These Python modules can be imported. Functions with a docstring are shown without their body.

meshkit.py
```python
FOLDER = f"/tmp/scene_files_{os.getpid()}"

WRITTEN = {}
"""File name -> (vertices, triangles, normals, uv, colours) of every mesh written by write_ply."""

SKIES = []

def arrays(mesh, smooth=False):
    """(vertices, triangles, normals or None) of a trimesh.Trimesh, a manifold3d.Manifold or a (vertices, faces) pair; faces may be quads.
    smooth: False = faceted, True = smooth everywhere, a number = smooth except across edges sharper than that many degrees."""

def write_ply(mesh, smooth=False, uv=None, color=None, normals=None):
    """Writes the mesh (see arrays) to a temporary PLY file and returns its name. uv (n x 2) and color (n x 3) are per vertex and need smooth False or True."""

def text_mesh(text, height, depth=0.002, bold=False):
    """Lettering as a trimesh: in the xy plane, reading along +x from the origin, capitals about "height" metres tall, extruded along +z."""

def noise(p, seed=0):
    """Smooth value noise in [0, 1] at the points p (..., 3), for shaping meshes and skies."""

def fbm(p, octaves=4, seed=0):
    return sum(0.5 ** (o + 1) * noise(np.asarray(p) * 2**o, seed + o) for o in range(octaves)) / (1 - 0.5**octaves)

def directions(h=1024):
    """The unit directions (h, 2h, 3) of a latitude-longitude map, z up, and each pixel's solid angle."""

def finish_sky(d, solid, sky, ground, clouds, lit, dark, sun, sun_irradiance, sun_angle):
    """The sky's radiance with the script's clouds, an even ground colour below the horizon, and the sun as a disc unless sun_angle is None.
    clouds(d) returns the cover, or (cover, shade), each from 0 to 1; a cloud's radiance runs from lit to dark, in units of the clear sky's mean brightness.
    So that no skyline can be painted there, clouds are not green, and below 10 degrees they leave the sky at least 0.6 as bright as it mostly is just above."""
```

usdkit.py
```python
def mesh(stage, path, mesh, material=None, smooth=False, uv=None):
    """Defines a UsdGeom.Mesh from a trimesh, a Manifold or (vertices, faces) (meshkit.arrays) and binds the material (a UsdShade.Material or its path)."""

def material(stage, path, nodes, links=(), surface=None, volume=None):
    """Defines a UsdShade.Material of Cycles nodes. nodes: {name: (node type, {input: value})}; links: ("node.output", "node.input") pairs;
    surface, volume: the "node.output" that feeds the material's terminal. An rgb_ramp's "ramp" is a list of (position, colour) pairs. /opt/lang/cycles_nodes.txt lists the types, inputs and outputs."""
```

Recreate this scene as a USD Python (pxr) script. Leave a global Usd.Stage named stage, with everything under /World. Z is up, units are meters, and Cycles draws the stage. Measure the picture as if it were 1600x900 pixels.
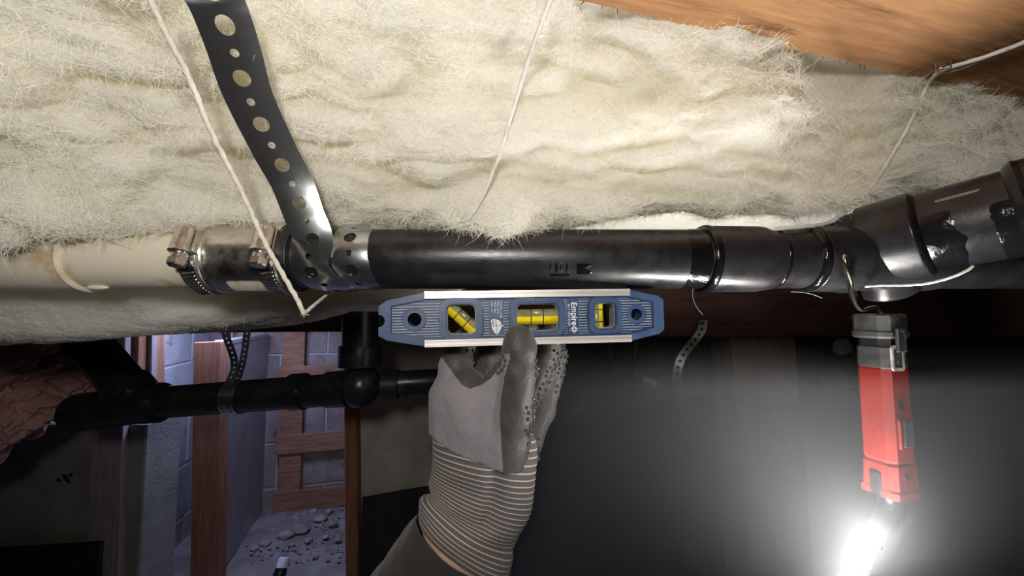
import math, numpy as np, trimesh, manifold3d, usdkit, meshkit
from shapely.geometry import Polygon, Point, LineString, box as sbox
from shapely import affinity
from shapely.ops import unary_union
from scipy.interpolate import PchipInterpolator, CubicSpline
from pxr import Usd, UsdGeom, UsdLux, UsdShade, Gf, Sdf, Vt

stage = Usd.Stage.CreateInMemory()
UsdGeom.SetStageUpAxis(stage, 'Z'); UsdGeom.SetStageMetersPerUnit(stage, 1.0)
UsdGeom.Xform.Define(stage, '/World'); UsdGeom.Scope.Define(stage, '/World/Looks')
A = np.array
PI = math.pi
# ------------------------------------------------------------------ camera
CAMH, PITCH, FPX = 0.9, math.radians(3.5), 600.0        # metres above the floor, tilt up, focal length in pixels of a 1600 px wide frame
cam = UsdGeom.Camera.Define(stage, '/World/camera')
cam.CreateHorizontalApertureAttr(36.0); cam.CreateVerticalApertureAttr(20.25)
cam.CreateFocalLengthAttr(36.0 * FPX / 1600)
cam.CreateClippingRangeAttr((0.01, 100.0))
cam.CreateExposureAttr(0.0)
cam.AddTranslateOp().Set((0, 0, CAMH)); cam.AddRotateXOp().Set(90 + math.degrees(PITCH))

# ------------------------------------------------------------------ lights
def light(kind, name, pos, power, color, rot=(0, 0, 0), **kw):
    l = kind.Define(stage, '/World/' + name)
    l.AddTranslateOp().Set(tuple(map(float, pos))); l.AddRotateXYZOp().Set(rot)
    l.CreateIntensityAttr(power); l.CreateColorAttr(color)
    for k, v in kw.items(): getattr(l, 'Create%sAttr' % k)(v)
    return l
# head lamp of the person who takes the picture: a spot behind and above the lens, aimed a little up
hl = light(UsdLux.SphereLight, 'head_lamp', (-0.035, -0.16, CAMH + 0.120), 140.0, (1.0, 0.95, 0.865), (90 + 30, 0, 0), Radius=0.035)
sh = UsdLux.ShapingAPI.Apply(hl.GetPrim()); sh.CreateShapingConeAngleAttr(78.0); sh.CreateShapingConeSoftnessAttr(0.35)
# cold daylight that comes in high up in the far bay, behind the insulation
light(UsdLux.RectLight, 'vent_daylight', (-0.98, 1.30, CAMH + 0.10), 34.0, (0.50, 0.58, 1.0), (0, 0, 14), Width=0.34, Height=0.16)
BAR_POWER = 480.0

# ------------------------------------------------------------------ helpers
def ray(px, py):
    """Direction of a picture point, scaled to forward (y) = 1."""
    a, b = (px - 800) / FPX, (450 - py) / FPX
    f = math.cos(PITCH) - b * math.sin(PITCH); u = math.sin(PITCH) + b * math.cos(PITCH)
    return A([a / f, 1.0, u / f])
def W(px, py, y): return ray(px, py) * y + A([0, 0, CAMH])
def proj(p):
    p = np.asarray(p, float) - [0, 0, CAMH]
    f = p[..., 1] * math.cos(PITCH) + p[..., 2] * math.sin(PITCH); u = -p[..., 1] * math.sin(PITCH) + p[..., 2] * math.cos(PITCH)
    return np.stack([800 + FPX * p[..., 0] / f, 450 - FPX * u / f], -1)
used = {}
def numbered(parent, name):
    k = used.get((parent, name), 0); used[(parent, name)] = k + 1
    return '%s/%s' % (parent, name if k == 0 else '%s_%03d' % (name, k))
def tag(p, label=None, cat=None, group=None, kind=None):
    for k, v in (('label', label), ('category', cat), ('group', group), ('kind', kind)):
        if v: p.SetCustomDataByKey(k, v)
    return p
ORIG = {}
def thing(name, label, cat, origin=(0, 0, 0), group=None, kind=None):
    path = numbered('/World', name)
    x = UsdGeom.Xform.Define(stage, path); x.AddTranslateOp().Set(tuple(map(float, origin)))
    ORIG[path] = A(origin, float)
    tag(x.GetPrim(), label, cat, group, kind)
    return path
def part(parent, name, mesh, m, smooth=35, label=None, kind=None):
    path = numbered(parent, name)
    root = '/'.join(parent.split('/')[:3])
    if hasattr(mesh, 'to_mesh'):
        q = mesh.to_mesh(); mesh = trimesh.Trimesh(q.vert_properties[:, :3], q.tri_verts, process=False)
    if isinstance(mesh, tuple): mesh = trimesh.Trimesh(*mesh, process=False)
    mesh = mesh.copy(); mesh.apply_translation(-ORIG.get(root, np.zeros(3)))
    g = usdkit.mesh(stage, path, mesh, '/World/Looks/' + m, smooth=smooth)
    tag(g.GetPrim(), label, None, None, kind)
    return path
def single(name, mesh, m, label, cat, smooth=35, group=None, kind=None):
    p = part('/World', name, mesh, m, smooth); tag(stage.GetPrimAtPath(p), label, cat, group, kind); return p
def attrib(path, name, values, typ=Sdf.ValueTypeNames.FloatArray):
    UsdGeom.PrimvarsAPI(stage.GetPrimAtPath(path)).CreatePrimvar(name, typ, 'vertex').Set(Vt.FloatArray.FromNumpy(np.asarray(values, np.float32)))
def cat_(ms): return trimesh.util.concatenate([m for m in ms])
def frame(d, up=(0, 0, 1)):
    d = A(d, float); d /= np.linalg.norm(d)
    u = A(up, float); x = np.cross(u, d)
    if np.linalg.norm(x) < 1e-6: x = np.cross([1, 0, 0], d)
    x /= np.linalg.norm(x); return x, np.cross(d, x), d
def cbox(size, c=0.0, center=(0, 0, 0), axes=None):
    """A box with chamfered edges; axes = rows of its local x, y, z."""
    s = A(size, float) / 2; c = min(c, s.min() * 0.9); pts = []
    if c <= 0: pts = [(x * s[0], y * s[1], z * s[2]) for x in (-1, 1) for y in (-1, 1) for z in (-1, 1)]
    else:
        for x in (-1, 1):
            for y in (-1, 1):
                for z in (-1, 1):
                    for k in range(3):
                        p = [s[0] - c, s[1] - c, s[2] - c]; p[k] = s[k]; pts.append((x * p[0], y * p[1], z * p[2]))
    m = trimesh.convex.convex_hull(A(pts))
    if axes is not None: m.vertices = m.vertices @ A(axes, float)
    m.apply_translation(center); return m
def lathe(profile, p0, d, n=48, up=(0, 0, 1), wob=None):
    """Revolves (along, radius) pairs about the axis through p0 along d; closed where the radius reaches 0."""
    x, y, z = frame(d, up); prof = A(profile, float); a = np.linspace(0, 2 * PI, n, endpoint=False)
    ring = np.cos(a)[:, None] * x + np.sin(a)[:, None] * y
    v = (A(p0) + prof[:, None, :1] * z + prof[:, None, 1:] * ring[None]).reshape(-1, 3)
    k = len(prof); i, j = np.meshgrid(np.arange(k - 1), np.arange(n), indexing='ij')
    a0 = i * n + j; a1 = i * n + (j + 1) % n
    f = np.concatenate([np.stack([a0, a1, a1 + n], -1).reshape(-1, 3), np.stack([a0, a1 + n, a0 + n], -1).reshape(-1, 3)])
    m = trimesh.Trimesh(v, f, process=False); m.merge_vertices(); m.update_faces(m.nondegenerate_faces()); return m
def loft(rings, cap=True):
    rings = A(rings, float); k, n = rings.shape[:2]
    i, j = np.meshgrid(np.arange(k - 1), np.arange(n), indexing='ij'); a0 = i * n + j; a1 = i * n + (j + 1) % n
    f = [np.stack([a0, a1, a1 + n], -1).reshape(-1, 3), np.stack([a0, a1 + n, a0 + n], -1).reshape(-1, 3)]
    v = rings.reshape(-1, 3)
    if cap:
        v = np.vstack([v, rings[0].mean(0), rings[-1].mean(0)]); j = np.arange(n); b = (k - 1) * n
        f += [np.stack([(j + 1) % n, j, np.full(n, k * n)], -1), np.stack([b + j, b + (j + 1) % n, np.full(n, k * n + 1)], -1)]
    m = trimesh.Trimesh(v, np.concatenate(f), process=False)
    return m
def spline(pts, n):
    pts = A(pts, float); t = np.concatenate([[0], np.cumsum(np.linalg.norm(np.diff(pts, axis=0), axis=1))])
    return CubicSpline(t, pts)(np.linspace(0, t[-1], n))
def tube(path, r, n=12, flat=1.0, twist=0.0, lobes=0.0):
    path = A(path, float); r = np.broadcast_to(np.asarray(r, float), len(path)); t = np.gradient(path, axis=0); t /= np.linalg.norm(t, axis=1)[:, None]
    x = frame(t[0])[0]; rings = []
    a = np.linspace(0, 2 * PI, n, endpoint=False)
    for i in range(len(path)):
        x = x - t[i] * (x @ t[i]); x /= np.linalg.norm(x); y = np.cross(t[i], x)
        q = a + twist * i; k = r[i] * (1 + lobes * np.cos(3 * a))
        rings.append(path[i] + (k * np.cos(q))[:, None] * x + (k * np.sin(q) * flat)[:, None] * y)
    return loft(rings)
def ext(poly, z0, z1):
    out = [trimesh.creation.extrude_polygon(g, z1 - z0, engine='earcut') for g in getattr(poly, 'geoms', [poly]) if g.area > 1e-12]
    m = cat_(out); m.apply_translation([0, 0, z0]); return m
def rrect(x0, y0, x1, y1, r): return sbox(x0 + r, y0 + r, x1 - r, y1 - r).buffer(r, quad_segs=5)
def place(m, o, ex, ey, ez):
    m = m.copy(); m.vertices = A(o) + m.vertices @ A([ex, ey, ez])
    if np.linalg.det(A([ex, ey, ez])) < 0: m.invert()
    return m
def ribbon(pts, wd, width, thick, holes, seg=160, hole_q=6, crown=0.0):
    """A perforated metal band along pts; wd = direction of its width at each point; holes = (along, across, radius)."""
    pts = A(pts, float); t = np.concatenate([[0], np.cumsum(np.linalg.norm(np.diff(pts, axis=0), axis=1))]); L = t[-1]
    flat = sbox(0, -width / 2, L, width / 2)
    flat = flat.difference(unary_union([Point(s, w).buffer(r, quad_segs=hole_q) for s, w, r in holes if r < s < L - r]))
    ms = []; cut = np.linspace(0, L, seg + 1)
    lanes = np.linspace(-.5, .5, 9) * width if crown else A([-.5, .5]) * width
    for a, b in zip(cut[:-1], cut[1:]):
        g0 = flat.intersection(sbox(a, -width, b, width))
        for y0, y1 in zip(lanes[:-1], lanes[1:]):
            g = g0.intersection(sbox(a - 1, y0, b + 1, y1)) if crown else g0
            for q in getattr(g, 'geoms', [g]):
                if q.geom_type == 'Polygon' and q.area > 1e-12: ms.append(trimesh.creation.extrude_polygon(q, thick, engine='earcut'))
    m = cat_(ms)
    # drop the inner walls between neighbouring slabs
    fc = m.triangles; s = fc[:, :, 0]; wall = (np.ptp(s, axis=1) < 1e-9) & (s[:, 0] > 1e-9) & (s[:, 0] < L - 1e-9)
    w_ = fc[:, :, 1]; wall |= (np.ptp(w_, axis=1) < 1e-9) & (np.abs(w_[:, 0][:, None] - lanes[None, 1:-1]).min(1) < 1e-9 if crown else False)
    m.update_faces(~wall); m.merge_vertices()
    C = PchipInterpolator(t, pts); D = PchipInterpolator(t, A(wd, float))
    v = m.vertices; c = C(v[:, 0]); d = C(v[:, 0], 1); w = D(v[:, 0])
    d /= np.linalg.norm(d, axis=1)[:, None]; w = w - d * (w * d).sum(1)[:, None]; w /= np.linalg.norm(w, axis=1)[:, None]
    n = np.cross(d, w)
    m.vertices = c + w * v[:, 1:2] + n * (v[:, 2:3] - thick / 2 + crown * (4 * v[:, 1:2] ** 2 / width ** 2))
    return m, L
def nets(F, o, h):
    """Naive surface nets of the grid F (negative inside) as a trimesh."""
    ins = F < 0; n = A(F.shape); c = n - 1
    acc = np.zeros((*c, 3)); cnt = np.zeros(c)
    offs = [(i, j, k) for i in (0, 1) for j in (0, 1) for k in (0, 1)]
    sl = lambda q: tuple(slice(q[i], q[i] + c[i]) for i in range(3))
    for p in offs:
        for ax in range(3):
            if p[ax]: continue
            q = list(p); q[ax] = 1
            f0, f1 = F[sl(p)], F[sl(q)]; x = (f0 < 0) != (f1 < 0)
            t = np.where(x, f0 / np.where(x, f0 - f1, 1), 0)
            for a in range(3): acc[..., a] += np.where(x, p[a] + (t if a == ax else 0), 0)
            cnt += x
    on = cnt > 0; idx = -np.ones(c, int); idx[on] = np.arange(on.sum())
    v = (acc[on] / cnt[on][:, None] + np.argwhere(on)) * h + o
    faces = []
    for ax in range(3):
        b, d = [(1, 2), (2, 0), (0, 1)][ax]
        s0 = [slice(1, -1)] * 3; s0[ax] = slice(0, n[ax] - 1); s1 = list(s0); s1[ax] = slice(1, n[ax])
        i0, i1 = ins[tuple(s0)], ins[tuple(s1)]; x = np.argwhere(i0 != i1); flip = i0[i0 != i1]
        x = x + A([0 if a == ax else 1 for a in range(3)])
        def at(db, dd):
            y = x.copy(); y[:, b] -= db; y[:, d] -= dd; return idx[y[:, 0], y[:, 1], y[:, 2]]
        q = np.stack([at(1, 1), at(0, 1), at(0, 0), at(1, 0)], 1); q[~flip] = q[~flip][:, ::-1]
        faces += [q[:, [0, 1, 2]], q[:, [0, 2, 3]]]
    return trimesh.Trimesh(v, np.concatenate(faces), process=False)
def cone_sdf(P, a, b, ra, rb):
    ba = b - a; t = np.clip(((P - a) @ ba) / (ba @ ba), 0, 1)
    return np.linalg.norm(P - a - t[..., None] * ba, axis=-1) - (ra + (rb - ra) * t)
def smin(a, b, k):
    h = np.clip(0.5 + 0.5 * (b - a) / k, 0, 1); return b + (a - b) * h - k * h * (1 - h)

# ------------------------------------------------------------------ materials
def pm(name, c1, c2=None, scale=20, lo=0.4, hi=0.6, rough=0.5, rough2=None, metal=0, bump=0, bscale=200, stretch=(1, 1, 1), rotz=0, detail=5, spots=None, sscale=60, slo=.62, shi=.66, bstretch=None, **extra):
    """A principled surface: two tones mixed by noise in world space, an optional layer of spots, and a bump."""
    n = {'geo': ('geometry', {}), 'rot': ('mapping', {'rotation': (0, 0, -rotz)}), 'map': ('mapping', {'scale': stretch}),
         'p': ('principled_bsdf', {'base_color': c1, 'roughness': rough, 'metallic': metal, **extra})}
    L = [('geo.position', 'rot.vector'), ('rot.vector', 'map.vector')]; col = None
    if c2 is not None or rough2 is not None:
        n['noise'] = ('noise_texture', {'scale': scale, 'detail': detail, 'roughness': 0.6}); L.append(('map.vector', 'noise.vector'))
        n['mr'] = ('map_range', {'from_min': lo, 'from_max': hi, 'clamp': True}); L.append(('noise.fac', 'mr.value'))
    if c2 is not None:
        n['mix'] = ('mix_color', {'a': c1, 'b': c2}); L += [('mr.result', 'mix.fac')]; col = 'mix.result'
    if rough2 is not None:
        n['rmix'] = ('mix_float', {'a': rough, 'b': rough2}); L += [('mr.result', 'rmix.fac'), ('rmix.result', 'p.roughness')]
    if spots is not None:
        n['sn'] = ('noise_texture', {'scale': sscale, 'detail': 6, 'roughness': 0.65}); n['sr'] = ('map_range', {'from_min': slo, 'from_max': shi, 'clamp': True})
        n['smix'] = ('mix_color', {'a': c1, 'b': spots}); L += [('map.vector', 'sn.vector'), ('sn.fac', 'sr.value'), ('sr.result', 'smix.fac')]
        if col: L.append((col, 'smix.a'))
        col = 'smix.result'
    if col: L.append((col, 'p.base_color'))
    if bump:
        n['bn'] = ('noise_texture', {'scale': bscale, 'detail': 4, 'roughness': 0.6}); n['bump'] = ('bump', {'strength': 1.0, 'distance': bump})
        src = 'map.vector'
        if bstretch: n['bmap'] = ('mapping', {'scale': bstretch}); L.append(('rot.vector', 'bmap.vector')); src = 'bmap.vector'
        L += [(src, 'bn.vector'), ('bn.fac', 'bump.height'), ('bump.normal', 'p.normal')]
    usdkit.material(stage, '/World/Looks/' + name, n, L, surface='p.BSDF')
YAW = math.atan2(0.26, 0.9656)
pm('cream_wool', (0.86, 0.80, 0.63), (0.87, 0.835, 0.73), scale=9, lo=.35, hi=.65, rough=1.0, bump=0.0035, bscale=170, bstretch=(.5, 1, 1), rotz=YAW, specular_ior_level=0.05, subsurface_weight=0.7, subsurface_scale=0.012, subsurface_radius=(1.0, .9, .6))
pm('cream_fibre', (0.95, 0.93, 0.85), rough=0.9, specular_ior_level=0.2)
pm('pink_wool', (0.40, 0.22, 0.20), (0.48, 0.28, 0.25), scale=12, rough=1.0, bump=0.002, bscale=250, specular_ior_level=0.1)
pm('joist_wood', (0.48, 0.26, 0.125), (0.33, 0.165, 0.08), scale=5, lo=.40, hi=.62, rough=0.85, stretch=(1.6, 16, 16), rotz=YAW, bump=0.0022, bscale=10, spots=(0.19, 0.095, 0.05), sscale=3.2, slo=.58, shi=.66, specular_ior_level=0.2)
pm('black_abs', (0.013, 0.013, 0.015), (0.022, 0.022, 0.024), scale=30, rough=0.24, rough2=0.36, bump=0.00012, bscale=500, spots=(0.10, 0.10, 0.10), sscale=130, slo=.70, shi=.74, bstretch=(.15, 1, 1))
pm('black_cement', (0.006, 0.006, 0.007), rough=0.12, bump=0.0005, bscale=220)
pm('grey_print', (0.16, 0.16, 0.16), rough=0.6)
pm('white_pvc', (0.80, 0.74, 0.62), (0.76, 0.69, 0.56), scale=12, rough=0.35, spots=(0.58, 0.45, 0.27), sscale=30, slo=.54, shi=.66)
pm('galvanised', (0.66, 0.69, 0.72), (0.60, 0.63, 0.66), scale=300, rough=0.25, metal=0.98, spots=(0.75, 0.75, 0.74), sscale=500, slo=.70, shi=.73)
pm('clamp_steel', (0.80, 0.78, 0.74), (0.66, 0.64, 0.60), scale=60, rough=0.22, rough2=0.38, metal=1.0, bump=0.0001, bscale=400, spots=(.13, .12, .11), sscale=120, slo=.62, shi=.7)
pm('dark_rubber', (0.015, 0.015, 0.016), rough=0.5)
pm('paper_label', (0.62, 0.58, 0.50), (0.30, 0.28, 0.25), scale=110, lo=.5, hi=.7, rough=0.8)
pm('twine', (0.72, 0.66, 0.56), (0.80, 0.76, 0.68), scale=120, rough=0.8, bump=0.0005, bscale=600)
pm('white_twine', (0.80, 0.78, 0.74), (0.70, 0.66, 0.62), scale=90, rough=0.5, bump=0.0003, bscale=600)
pm('blue_plastic', (0.034, 0.066, 0.155), (0.050, 0.09, 0.19), scale=60, rough=0.42, bump=0.0001, bscale=600, spots=(0.22, 0.23, 0.25), sscale=110, slo=.64, shi=.72)
pm('blue_ribs', (0.20, 0.25, 0.36), (0.27, 0.31, 0.40), scale=80, rough=0.45, spots=(0.33, 0.34, 0.36), sscale=90, slo=.60, shi=.70)
pm('rail_aluminium', (0.80, 0.76, 0.73), (0.70, 0.66, 0.63), scale=60, rough=0.40, metal=0.55, spots=(.25, .23, .20), sscale=90, slo=.68, shi=.74, stretch=(.25, 1, 1))
pm('white_print', (0.78, 0.80, 0.84), rough=0.5)
pm('dirty_grey', (0.30, 0.29, 0.28), (0.18, 0.17, 0.17), scale=90, rough=0.7)
pm('vial_yellow', (0.85, 0.66, 0.01), rough=0.25, coat_weight=0.6)
pm('vial_clear', (0.34, 0.34, 0.14), (0.50, 0.49, 0.24), scale=160, rough=0.10, transmission_weight=0.35, ior=1.3)
pm('vial_line', (0.02, 0.02, 0.01), rough=0.4)
pm('lamp_black', (0.025, 0.025, 0.027), (0.05, 0.05, 0.05), scale=60, rough=0.45, spots=(.16, .14, .12), sscale=70, slo=.62, shi=.7)
pm('lamp_red', (0.155, 0.010, 0.006), (0.13, 0.010, 0.007), scale=40, rough=0.42, spots=(.10, .03, .03), sscale=45, slo=.72, shi=.76)
pm('bright_steel', (0.75, 0.70, 0.60), rough=0.18, metal=1.0)
pm('concrete', (0.30, 0.29, 0.29), (0.22, 0.21, 0.21), scale=7, rough=0.9, bump=0.002, bscale=90, spots=(0.16, 0.12, 0.10), sscale=9, slo=.60, shi=.70)
pm('pale_concrete', (0.50, 0.465, 0.43), (0.38, 0.35, 0.32), scale=6, rough=0.9, bump=0.002, bscale=90, spots=(0.20, 0.15, 0.12), sscale=11, slo=.62, shi=.70)
pm('dark_concrete', (0.30, 0.30, 0.265), (0.22, 0.22, 0.20), scale=7, rough=0.9, bump=0.002, bscale=90)
pm('concrete_block', (0.40, 0.40, 0.42), (0.32, 0.32, 0.33), scale=9, rough=0.95, bump=0.002, bscale=140, spots=(.22, .18, .16), sscale=10, slo=.6, shi=.7)
pm('mortar', (0.46, 0.46, 0.47), rough=0.95, bump=0.002, bscale=160)
pm('stained_block', (0.36, 0.30, 0.28), (0.26, 0.20, 0.18), scale=8, rough=0.95, bump=0.002, bscale=110, spots=(0.15, 0.09, 0.07), sscale=14, slo=.56, shi=.66)
pm('stud_wood', (0.34, 0.16, 0.09), (0.25, 0.11, 0.06), scale=5, stretch=(20, 20, 1.5), rough=0.8, bump=0.0008, bscale=20)
pm('rail_wood', (0.36, 0.19, 0.11), (0.26, 0.12, 0.07), scale=5, stretch=(2, 20, 20), rotz=YAW, rough=0.8, bump=0.0008, bscale=20, spots=(.13, .07, .05), sscale=3, slo=.6, shi=.7)
pm('grey_board', (0.36, 0.31, 0.30), (0.28, 0.24, 0.23), scale=5, stretch=(20, 20, 1.5), rough=0.85, bump=0.0006, bscale=20)
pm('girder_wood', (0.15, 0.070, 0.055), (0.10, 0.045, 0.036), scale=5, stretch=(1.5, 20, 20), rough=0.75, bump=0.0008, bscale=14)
pm('post_wood', (0.24, 0.17, 0.155), (0.18, 0.13, 0.115), scale=5, stretch=(20, 20, 1.5), rough=0.8, bump=0.0006, bscale=20)
pm('sheet_metal', (0.46, 0.47, 0.50), (0.38, 0.39, 0.42), scale=14, rough=0.5, metal=0.6)
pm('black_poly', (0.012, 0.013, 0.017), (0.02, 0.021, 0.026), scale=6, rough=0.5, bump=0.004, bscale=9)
pm('soil', (0.30, 0.27, 0.26), (0.20, 0.175, 0.165), scale=9, rough=1.0, bump=0.006, bscale=40, spots=(0.38, .36, .35), sscale=30, slo=.62, shi=.7)
pm('rubble', (0.38, 0.34, 0.32), (0.24, 0.20, 0.19), scale=20, rough=1.0, bump=0.002, bscale=90)
pm('bottle_black', (0.012, 0.012, 0.014), rough=0.3)
pm('cap_white', (0.72, 0.74, 0.82), rough=0.4)
pm('cable_black', (0.03, 0.03, 0.032), rough=0.5)
pm('lint', (0.28, 0.28, 0.29), rough=1.0)
pm('skin', (0.55, 0.34, 0.25), (0.50, 0.29, 0.21), scale=60, rough=0.5, subsurface_weight=0.1, subsurface_scale=0.004)
pm('sleeve_fabric', (0.030, 0.028, 0.026), (0.040, 0.037, 0.034), scale=70, rough=0.95, bump=0.0008, bscale=900, sheen_weight=0.25, sheen_roughness=0.4, spots=(.10, .095, .085), sscale=150, slo=.68, shi=.72)
pm('subfloor', (0.30, 0.20, 0.12), (0.24, 0.15, 0.09), scale=5, rough=0.9)
# glove: grey knit where the primvar "coat" is 0, dark nitrile where it is 1
usdkit.material(stage, '/World/Looks/glove', {
    'at': ('attribute', {'attribute': 'coat'}), 'geo': ('geometry', {}),
    'kn': ('noise_texture', {'scale': 900, 'detail': 3}), 'kr': ('mix_color', {'a': (0.20, 0.185, 0.205), 'b': (0.33, 0.31, 0.345)}),
    'cn': ('noise_texture', {'scale': 130, 'detail': 5, 'roughness': 0.7}), 'cr': ('mix_color', {'a': (0.050, 0.047, 0.045), 'b': (0.085, 0.080, 0.077)}),
    'mr': ('map_range', {'from_min': 0.45, 'from_max': 0.55, 'clamp': True}), 'mix': ('mix_color', {}), 'rm': ('mix_float', {'a': 0.95, 'b': 0.5}),
    'bw': ('noise_texture', {'scale': 700, 'detail': 3}), 'bump': ('bump', {'strength': 0.8, 'distance': 0.0006}),
    'p': ('principled_bsdf', {'sheen_weight': 0.12, 'specular_ior_level': 0.35})},
    [('geo.position', 'kn.vector'), ('geo.position', 'cn.vector'), ('geo.position', 'bw.vector'), ('kn.fac', 'kr.fac'), ('cn.fac', 'cr.fac'), ('at.fac', 'mr.value'), ('mr.result', 'mix.fac'), ('kr.result', 'mix.a'), ('cr.result', 'mix.b'),
     ('mix.result', 'p.base_color'), ('mr.result', 'rm.fac'), ('rm.result', 'p.roughness'), ('bw.fac', 'bump.height'), ('bump.normal', 'p.normal')], surface='p.BSDF')
usdkit.material(stage, '/World/Looks/cuff', {
    'at': ('attribute', {'attribute': 'rib'}), 'geo': ('geometry', {}), 'kn': ('noise_texture', {'scale': 900, 'detail': 3}),
    'mr': ('map_range', {'from_min': 0.80, 'from_max': 0.98, 'clamp': True}), 'mix': ('mix_color', {'a': (0.125, 0.108, 0.105), 'b': (0.55, 0.51, 0.48)}),
    'bump': ('bump', {'strength': 0.8, 'distance': 0.0005}), 'p': ('principled_bsdf', {'roughness': 0.95, 'sheen_weight': 0.1})},
    [('geo.position', 'kn.vector'), ('at.fac', 'mr.value'), ('mr.result', 'mix.fac'), ('mix.result', 'p.base_color'), ('kn.fac', 'bump.height'), ('bump.normal', 'p.normal')], surface='p.BSDF')
pm('glove_dots', (0.075, 0.073, 0.070), rough=0.12)
usdkit.material(stage, '/World/Looks/lamp_lens', {'e': ('emission', {'color': (1.0, 0.96, 0.90), 'strength': BAR_POWER})}, [], surface='e.emission')

# ------------------------------------------------------------------ the setting
E1 = A([math.cos(YAW), math.sin(YAW), 0]); E2 = A([-math.sin(YAW), math.cos(YAW), 0]); EZ = A([0, 0, 1.0])
HOUSE = [E1, E2, EZ]
def hbox(o, l0, l1, w0, w1, z0, z1, c=0.0, ax=HOUSE):
    """A box in the house's frame: from o, l along the far wall, w away from the viewer, z world height."""
    ctr = A([o[0], o[1], CAMH]) + ax[0] * (l0 + l1) / 2 + ax[1] * (w0 + w1) / 2 + ax[2] * ((z0 + z1) / 2 - CAMH)
    return cbox((l1 - l0, w1 - w0, z1 - z0), c, ctr, ax)
def structure(name): return thing(name, None, None, kind='structure')
rng = np.random.default_rng(7)
# floor: soil with gentle relief
gx, gy = np.meshgrid(np.linspace(-3.0, 3.0, 150), np.linspace(-0.8, 4.0, 130), indexing='ij')
gz = (meshkit.fbm(np.stack([gx * 3, gy * 3, gx * 0], -1), 4, 3) - 0.5) * 0.05
i, j = np.meshgrid(np.arange(149), np.arange(129), indexing='ij'); q = i * 130 + j
ff = np.concatenate([np.stack([q, q + 130, q + 131], -1).reshape(-1, 3), np.stack([q, q + 131, q + 1], -1).reshape(-1, 3)])
pf = part('/World', 'floor', (np.stack([gx, gy, gz], -1).reshape(-1, 3), ff), 'soil', True); tag(stage.GetPrimAtPath(pf), kind='structure')
pf = part('/World', 'ceiling', cbox((6, 5, 0.02), 0, (0, 1.6, 1.47)), 'subfloor', False); tag(stage.GetPrimAtPath(pf), kind='structure')
def block_wall(name, o, ex, ey, l0, l1, z1, m, lw=0.40, ch=0.20, shift=0.0):
    """Concrete blocks in running bond on a mortar bed; ey points out of the wall to the viewer."""
    w = structure(name); ax = [ex, ey, EZ]
    part(w, 'mortar_bed', hbox(o, l0, l1, -0.15, -0.0035, -0.1, z1, 0, ax), 'mortar', False)
    r = 0
    z = -0.1
    while z < z1 - 0.01:
        x = l0 - (lw / 2 if r % 2 else 0) - shift
        while x < l1:
            a, b = max(x, l0), min(x + lw, l1); 
            if b - a > 0.03: part(w, 'block', hbox(o, a + 0.0035, b - 0.0035, -0.05, rng.uniform(-0.001, 0.002), z + 0.0035, min(z + ch, z1) - 0.0035, 0.003, ax), m, False)
            x += lw
        z += ch; r += 1
# block wall that runs away from the viewer at the left, and the stained wall at the end of the bay
block_wall('wall_left', A([-1.22, 1.30]), E2, E1, 0.0, 0.75, 0.98, 'concrete_block', shift=0.13)
block_wall('wall_back', A([-1.12, 1.78]), E1, -E2, -0.45, 1.10, 0.98, 'stained_block', shift=0.1)
w = structure('wall_right'); part(w, 'concrete_wall', hbox(A([-0.46, 1.12]), 0.0, 3.2, 0.0, 0.15, -0.1, 1.0, 0.004), 'pale_concrete', False)

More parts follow.
